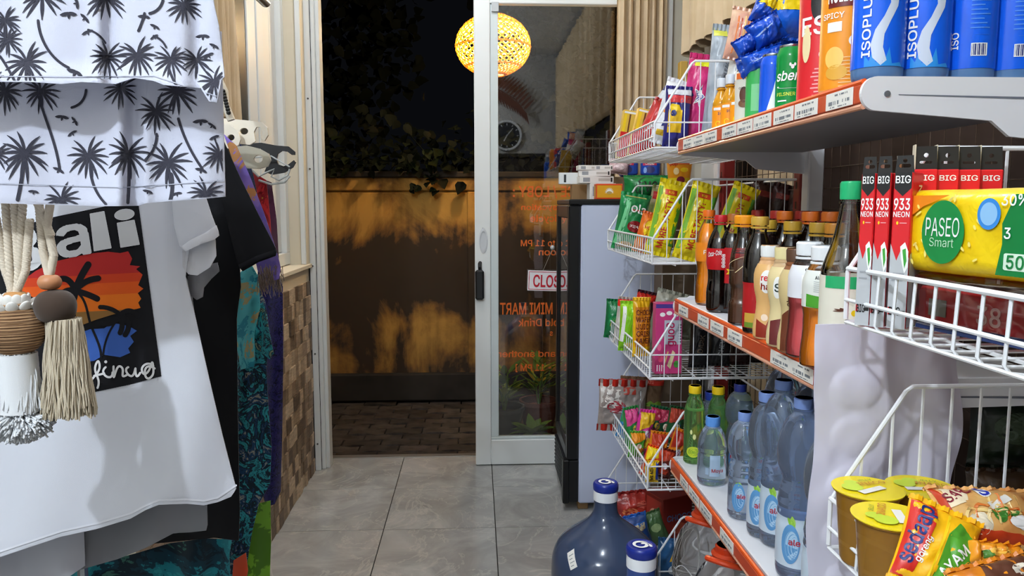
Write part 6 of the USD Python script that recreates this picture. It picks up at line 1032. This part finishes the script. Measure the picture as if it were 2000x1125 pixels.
garment('trousers', 'green trousers legs hanging below the sarongs', 'trousers', [([(470, 1010), (500, 985), (528, 978), (529, 1060), (526, 1150), (470, 1150)], dp(1.55, .9, .012, 26), 'cloth', None, .02)], batik('green', ['5a8a1c', '6fa028', '4a7418', '7ab030'], 6, .6), 1.55)
garment('skirt', 'teal sarong skirt hem low under the T-shirts', 'skirt', [([(-170, 1190), (-170, 1100), (140, 1098), (215, 1095), (270, 1080), (330, 1062), (400, 1052), (452, 1055), (448, 1082), (450, 1180), (200, 1190)], dp(1.36, 1.9, .008, 50), 'cloth', None, .012)], batik('skirt', ['1f7c88', '2a929c', '1f7c88', '143848', '0f2430', '3a6a60'], 9, 1.4), 1.36)
garment('scarf', 'orange-red scarf end at the bottom beside the green trousers', 'scarf', [([(456, 1095), (480, 1080), (484, 1115), (478, 1150), (452, 1150)], dp(1.43, .3, .004, 20), 'cloth', None, .008)], cloth('d8502c', 600), 1.43)

# palm print shorts: two pairs, one above the other
SH = cloth('ced1e2', 1500); DK = cloth('3b3b46', 1500); DK2 = cloth('48464c', 1500)
def palm(cx, cy, s, sd):
    r_ = np.random.default_rng(sd); out = []
    for q in range(15):
        a = -np.pi / 2 + (q - 7) * .42 + r_.normal(0, .06); L = s * (.85 + .25 * r_.random()) * (1.15 if abs(q - 7) > 4 else 1)
        bend = .5 * np.sign(math.cos(a)) * (1 if math.sin(a) < .5 else .3); out.append(blade((cx, cy), a, L, s * .105, bend))
    return out
def trunk(pts, w_): return stroke(pts, w_)
def bird(cx, cy, s, a):
    g = shapely.union_all([blade((0, 0), 2.5, s, s * .34, .6), blade((0, 0), .6, s * .9, s * .34, -.6), blade((0, 0), 1.6, s * .7, s * .25)]); return affinity.translate(affinity.rotate(g, a, origin=(0, 0)), cx, cy)
def shorts(lab, poly, D, palms, trunks, birds, Y, hemline):
    palms = palms + [(x - 436, y, s_, k + 40) for x, y, s_, k in palms if x > 240]; trunks = trunks + [([(x - 436, y) for x, y in p_], w_) for p_, w_ in trunks if p_[0][0] > 240]; birds = birds + [(b[0] - 436, *b[1:]) for b in birds if b[0] > 240]      # the pattern goes on past the picture's edge
    t_ = thing('shorts', lab, 'shorts', at=P(200, 100, Y)); pg = Polygon(poly).buffer(-3); b_ = part(t_, 'cloth', sheet(poly, D, .02, 10), SH, w=True, smooth=True)
    lv = shapely.union_all([g.buffer(0) for p_ in palms for g in palm(*p_)] ).intersection(pg); part(b_, 'palm_leaves_print', pxd(D, lv, .0002, 10), DK, w=True, smooth=True, kind='stuff')
    ct = shapely.union_all([affinity.scale(Point(c[0], c[1]).buffer(c[2] * .12), .8, 1.1) for c in palms]).intersection(pg); part(b_, 'palm_heart_print', pxd(D, ct, .0001, 10), DK2, w=True, smooth=True, kind='stuff')
    tk = shapely.union_all([trunk(p_, w_) for p_, w_ in trunks] + [bird(*q) for q in birds]).intersection(pg); part(b_, 'trunk_and_bird_print', pxd(D, tk, .0003, 10), DK, w=True, smooth=True, kind='stuff')
    part(b_, 'hem_stitching', pxd(D, LineString(hemline).buffer(.9).intersection(pg), .0006, 12), cloth('b9bccb', 1500), w=True, smooth=True)
    return t_
fk = lambda x, c, w_, d: d * np.exp(-((x - c) / w_) ** 2)
D2 = lambda x, y: .905 + fold(x, y, 2.0, .004, 90) + fk(x, 262, 24, .012) - fk(x, 236, 12, .008) - fk(x, 285, 10, .006) + fk(x, 100, 40, .006)
shorts('palm-tree print shorts with hem above the Bali T-shirt, lower of the two', [(-180, 60), (432, 60), (434, 160), (437, 280), (440, 384), (400, 388), (330, 393), (285, 397), (270, 402), (200, 403), (100, 400), (-180, 392)], D2,
       [(48, 300, 58, 1), (172, 305, 50, 2), (250, 300, 52, 3), (328, 318, 54, 4), (305, 218, 46, 5), (345, 178, 52, 6), (236, 172, 42, 7), (10, 178, 46, 8), (120, 390, 44, 9), (402, 378, 42, 10), (428, 302, 40, 11), (80, 178, 44, 12)],
       [([(76, 190), (92, 240), (108, 290), (116, 330)], 5), ([(46, 318), (40, 360), (34, 390)], 7), ([(176, 322), (184, 365), (206, 398)], 5), ([(252, 315), (252, 360), (250, 396)], 6), ([(348, 232), (366, 280), (394, 328)], 5), ([(306, 262), (300, 290), (284, 312)], 5), ([(334, 340), (336, 370), (332, 392)], 7), ([(140, 210), (158, 200), (168, 176)], 5)],
       [(122, 226, 18, 10), (148, 236, 14, 60), (140, 258, 14, -30), (392, 234, 20, 0), (416, 244, 14, 40), (418, 266, 14, -20), (290, 372, 14, 20), (345, 376, 14, -10), (66, 372, 14, 10), (116, 330, 16, 30), (394, 330, 16, 20)], .955, [(-180, 352), (100, 362), (240, 366), (282, 364), (437, 352)])
D1 = lambda x, y: .860 + fold(x, y, .7, .005, 100) + fk(x, 215, 22, .010) - fk(x, 195, 14, .008) + fk(x, 385, 16, .010) - .012 * np.clip((y - 120) / 60, 0, 1)
shorts('palm-tree print shorts at the very top left, hanging in front of the lower pair', [(-180, -160), (405, -160), (412, -40), (418, 10), (427, 50), (433, 100), (438, 150), (432, 156), (424, 200), (408, 198), (392, 172), (320, 166), (300, 158), (262, 152), (225, 164), (160, 160), (120, 164), (60, 160), (-180, 158)], D1,
       [(268, 108, 48, 21), (52, 122, 52, 22), (210, 112, 44, 23), (334, 116, 40, 24), (360, 10, 44, 25), (82, -10, 56, 26), (206, -6, 52, 27), (10, 40, 40, 28), (385, 118, 40, 29), (418, 160, 40, 30), (15, 78, 36, 31)],
       [([(74, 40), (82, 75), (104, 110), (134, 132)], 5), ([(270, 60), (278, 40), (282, 26)], 5), ([(292, 26), (308, 18), (318, 0)], 5), ([(330, 135), (338, 155), (344, 166)], 5), ([(172, 58), (192, 68), (206, 84)], 4), ([(300, 70), (316, 80), (324, 92)], 4), ([(0, 110), (16, 135), (28, 158)], 5)],
       [(134, 24, 22, 0), (168, 34, 16, 50), (170, 60, 16, -20), (282, 30, 16, 10), (304, 50, 14, 30), (300, 70, 12, -30), (396, 68, 18, 0), (420, 88, 14, 30), (406, 106, 14, -30), (148, 138, 22, 25), (152, 6, 16, 80)], .905, [(-180, 148), (200, 150), (300, 148), (424, 188)])
# plastic hangers poking out towards the window
def hanger(lab, poly, m_, Y, holes=(), th=.006):
    g = Polygon([(400 + x / 2.445, 100 + y / 2.445) for x, y in poly]).buffer(1.2).buffer(-1.2)
    for hx, hy, rx, ry in holes: g = g.difference(affinity.scale(Point(400 + hx / 2.445, 100 + hy / 2.445).buffer(1), rx / 2.445, ry / 2.445))
    g = g.simplify(.2); x0_, y0_ = g.exterior.coords[0]; t_ = thing('clothes_hanger', lab, 'hanger', at=P(x0_, y0_, Y)); m2 = []
    for q in polys(g):
        m3 = trimesh.creation.extrude_polygon(q, 1.0, engine='earcut'); v = np.array(m3.vertices); w3 = P(v[:, 0], v[:, 1], Y) + np.c_[0 * v[:, 2], v[:, 2] * th, 0 * v[:, 2]]; m2.append(trimesh.Trimesh(w3, m3.faces[:, ::-1], process=False))
    part(t_, 'arm', cat(m2), m_, w=True, smooth=30); return t_
IV = M('e6ddcc', .4); BK = M('151517', .4)
hanger('ivory plastic hanger with an oval slot, upper one beside the window', [(-20, 300), (60, 318), (200, 330), (270, 338), (298, 365), (302, 400), (285, 428), (268, 415), (276, 385), (264, 362), (246, 362), (234, 385), (242, 430), (215, 447), (165, 442), (150, 400), (60, 350), (-20, 340)], IV, 1.40, [(187, 382, 20, 16)])
hanger('ivory plastic hanger below the slotted one, with a hooked tip', [(-20, 330), (60, 345), (120, 350), (160, 385), (170, 420), (160, 450), (110, 465), (85, 440), (60, 400), (-20, 380)], IV, 1.38, [(125, 412, 17, 15)])
hanger('black plastic hanger end with an open round notch near the window frame', [(120, 440), (215, 440), (270, 437), (340, 450), (400, 455), (430, 480), (430, 495), (415, 495), (395, 480), (368, 476), (348, 490), (342, 515), (350, 540), (375, 550), (400, 540), (425, 520), (434, 530), (420, 555), (380, 580), (320, 590), (285, 575), (300, 540), (300, 500), (265, 465), (120, 470)], BK, 1.62)
hanger('cloudy clear plastic hanger disc between the ivory and black hangers', [(150, 455), (200, 450), (260, 465), (305, 490), (315, 520), (300, 550), (260, 562), (205, 560), (150, 520)], M('c9c4b4', .2, 0, .5, .35), 1.50, [(255, 515, 22, 18)])
t_ = thing('clothes_hanger', 'clear plastic hanger hook below the black notch', 'hanger', at=P(540, 340, 1.6))
part(t_, 'hook', cat([tube([P(x_, y_, 1.6) for x_, y_ in ((470, 310), (505, 345), (518, 338), (536, 330), (530, 345), (545, 352), (562, 342), (566, 330))], .0022, 8), tube([P(x_, y_, 1.6) for x_, y_ in ((505, 352), (530, 360), (556, 356), (566, 344))], .0022, 8), tube([P(x_, y_, 1.6) for x_, y_ in ((470, 310), (530, 305), (552, 318), (566, 326))], .0016, 8)]), M('cfd2d0', .15, 0, .5, .5), w=True)
hb_ = thing('hanging_bar', 'slim steel bar behind the garments from which the spare hangers and sarongs hang', 'hanging bar', at=(-.55, 1.55, 1.29))
part(hb_, 'bar', tube([(-.48, 1.16, 1.29), (-.63, 1.87, 1.29)], .006, 8), M('9a9da0', .3, 1), w=True)
for pts_ in ([(-.63, 1.87, 0), (-.63, 1.87, 1.30)], [(-.63, 1.20, 0), (-.63, 1.20, 1.25), (-.49, 1.20, 1.285)]): part(hb_, 'bar_post', tube(pts_, .008, 8), M('9a9da0', .3, 1), w=True)
wh = thing('clothes_hanger', 'pale hanger with dark beaded cord against the shorts edge', 'hanger', at=P(435, 200, 1.2))
part(wh, 'arm', tube([(-.52, 1.2, 1.66)] + [P(x_, y_, 1.2) for x_, y_ in ((412, 190), (428, 178), (434, 160), (438, 178), (440, 205), (446, 220), (452, 235))], .006, 8), IV, w=True)
part(wh, 'beaded_cord', cat([mv(trimesh.creation.icosphere(1, .0035), *P(436 + q * 1.5, 178 + 6 * q, 1.19)) for q in range(8)]), M('20201e', .4), w=True)

# ------------------------------------------------------------------ macrame hangings
RP = cloth('d9cdbb', 500); JUTE = _mk('jute', {'t': ('texture_coordinate', {}), 'w': ('wave_texture', {'wave_type': 'bands', 'bands_direction': 'z', 'scale': 90, 'distortion': 3, 'detail': 3}), 'r': ('rgb_ramp', {'ramp': [(.2, lin('6a4e36')), (.8, lin('a5825f'))]}), 'p': ('principled_bsdf', {'roughness': .95})}, [('t.object', 'w.vector'), ('w.fac', 'r.fac'), ('r.color', 'p.base_color')], 'p.BSDF')
YM = .95; s = YM / FPX
def braid(p, q, r_=.004, tw=9):
    p, q = np.array(p), np.array(q); t = np.linspace(0, 1, 60); c = p + (q - p) * t[:, None]; out = []
    for k in range(3):
        a = t * tw * 2 * np.pi + k * 2.094; out.append(tube(c + np.c_[np.cos(a), np.sin(a), 0 * a] * r_ * .62, r_ * .6, 6))
    return out
mk1 = thing('macrame_hanging', 'macrame hanging with a jute-wrapped ball, white shells and white yarn', 'wall hanging', at=P(28, 640, YM))
rp_ = []
for (x0_, y0_), (x1_, y1_) in (((10, 385), (22, 572)), ((45, 385), (34, 572)), ((-15, 385), (8, 520)), ((8, 520), (26, 575)), ((58, 430), (50, 530)), ((50, 530), (30, 575)), ((28, 385), (36, 520))): rp_ += braid(P(x0_, y0_, YM), P(x1_, y1_, YM), .0042, 8)
part(mk1, 'rope', cat(rp_ + [tube([P(20, y_, YM) + [0, .01, 0] for y_ in (385,)] + [P(20, -190, YM) + [0, .01, 0]], .003, 6)]), RP, w=True, smooth=True)
cB = P(30, 640, YM); Rb = 53 * s
jb = [tube([(cB[0] + Rb * math.cos(q) * math.cos(a), cB[1] + Rb * math.cos(q) * math.sin(a) * .9, cB[2] + Rb * .98 * math.sin(q) + .0006 * math.sin(3 * a + q * 40)) for a in np.linspace(0, 2 * np.pi, 37)[:-1]], .0021, 6, True) for q in np.linspace(-1.25, 1.2, 33)]
part(mk1, 'jute_ball', cat(jb + [mv(tf(trimesh.creation.icosphere(3, 1), np.diag([Rb * .985, Rb * .88, Rb * .96, 1])), *cB)]), JUTE, label='ball wrapped in brown jute cord', w=True, smooth=True)
for q in range(22):
    a = q * 2 * np.pi / 11 + (.28 if q > 10 else 0); e = .55 if q < 11 else .95; c = cB + Rb * np.array([.9 * math.cos(a) * math.cos(e + .12), .85 * math.sin(a) * math.cos(e + .12), math.sin(e + .35)])
    m_ = tf(trimesh.creation.icosphere(2, 1), np.diag([.007, .0032, .010, 1.0])); part(mk1, 'shell', mv(tf(m_, mat4(rot(z=math.degrees(a) + 90) @ rot(x=35 if e < .8 else 15))), *c), M('e9e8e4', .35), w=True, smooth=True)
part(mk1, 'bead', mv(lathe([(0, -.007), (.011, -.005), (.013, 0), (.011, .005), (0, .007)], 18, 3), *P(30, 580, YM)), M('b8854e', .6), w=True)
YW = cloth('dfe2e6', 700); YC = cloth('cbbfa9', 700)
def tassel(node, px0, px1, y0_, y1_, Yt, n, m_, flare=0, seed=0, name='tassel'):
    r_ = np.random.default_rng(seed); out = []; cx = (px0 + px1) / 2; w0 = (px1 - px0) / 2
    for q in range(n):
        a = r_.uniform(0, 2 * np.pi); rad = math.sqrt(r_.random()); L = r_.uniform(.90, 1.05); ph = r_.uniform(0, 6)
        t = np.linspace(0, 1, 9); sx = w0 * s * rad * math.cos(a) * (.62 + .38 * t + flare * t ** 2); sy = w0 * s * .8 * rad * math.sin(a) * (.7 + .3 * t + flare * t ** 2)
        c0 = P(cx, y0_, Yt); H = (y1_ - y0_) * s * L
        out.append(tube(np.c_[c0[0] + sx + .0016 * np.sin(7 * t + ph), c0[1] + sy + .0016 * np.cos(6 * t + ph), c0[2] - H * t], .0010, 4))
    part(node, name, cat(out), m_, w=True, smooth=True, kind='stuff')
part(mk1, 'yarn_core', mv(lathe([(0, 0), (34 * s, 0), (36 * s, -.05), (37 * s, -.072), (0, -.072)], 20), *P(34, 690, YM)), YW, w=True)
tassel(mk1, -10, 78, 688, 800, YM, 620, YW, 0, 1, 'yarn_body')
pom = []
part(mk1, 'pompom_core', mv(tf(trimesh.creation.icosphere(2, 1), np.diag([38 * s, 32 * s, 22 * s, 1])), *P(38, 826, YM)), YW, w=True, smooth=True)
for q in range(900):
    a, b = rng.uniform(0, 2 * np.pi), rng.uniform(-1.2, 1.35); d = np.array([math.cos(a) * math.cos(b), math.sin(a) * math.cos(b), math.sin(b)]); c = P(38, 826, YM); e = np.array([60 * s, 50 * s, 34 * s])
    pom.append(tube([c + d * e * .15, c + d * e * .7 + [0, 0, .004], c + d * e * 1.0 + rng.normal(0, .0015, 3) - [0, 0, .002]], .0014, 4))
part(mk1, 'yarn_pompom', cat(pom), YW, w=True, smooth=True, kind='stuff')
mk2 = thing('macrame_hanging', 'macrame hanging with a wooden bead, a dark coconut knob and a cream tassel', 'wall hanging', at=P(105, 600, .955))
Y2 = .955; r2 = []
for (x0_, y0_), (x1_, y1_) in (((75, 385), (84, 490)), ((100, 385), (92, 440)), ((92, 440), (105, 500)), ((84, 490), (96, 540)), ((105, 500), (97, 540)), ((70, 390), (100, 460))): r2 += braid(P(x0_, y0_, Y2), P(x1_, y1_, Y2), .0042, 7)
part(mk2, 'rope', cat(r2 + [tube([P(88, 385, Y2) + [0, .008, 0], P(88, -180, Y2) + [0, .008, 0]], .003, 6)]), RP, w=True, smooth=True)
part(mk2, 'wooden_bead', mv(lathe([(0, -.0095), (.009, -.008), (.0135, 0), (.009, .008), (0, .0095)], 20, 3), *P(97, 551, Y2)), M('b9805a', .45), w=True)
part(mk2, 'coconut_knob', mv(tf(lathe([(0, -.020), (.014, -.019), (.022, -.010), (.0235, 0), (.021, .010), (.014, .017), (0, .020)], 24, 3), mat4()), *P(108, 597, Y2)), cloth('453830', 300), label='dark fibrous knob', w=True)
tassel(mk2, 78, 172, 622, 808, Y2, 800, YC, .05, 2)
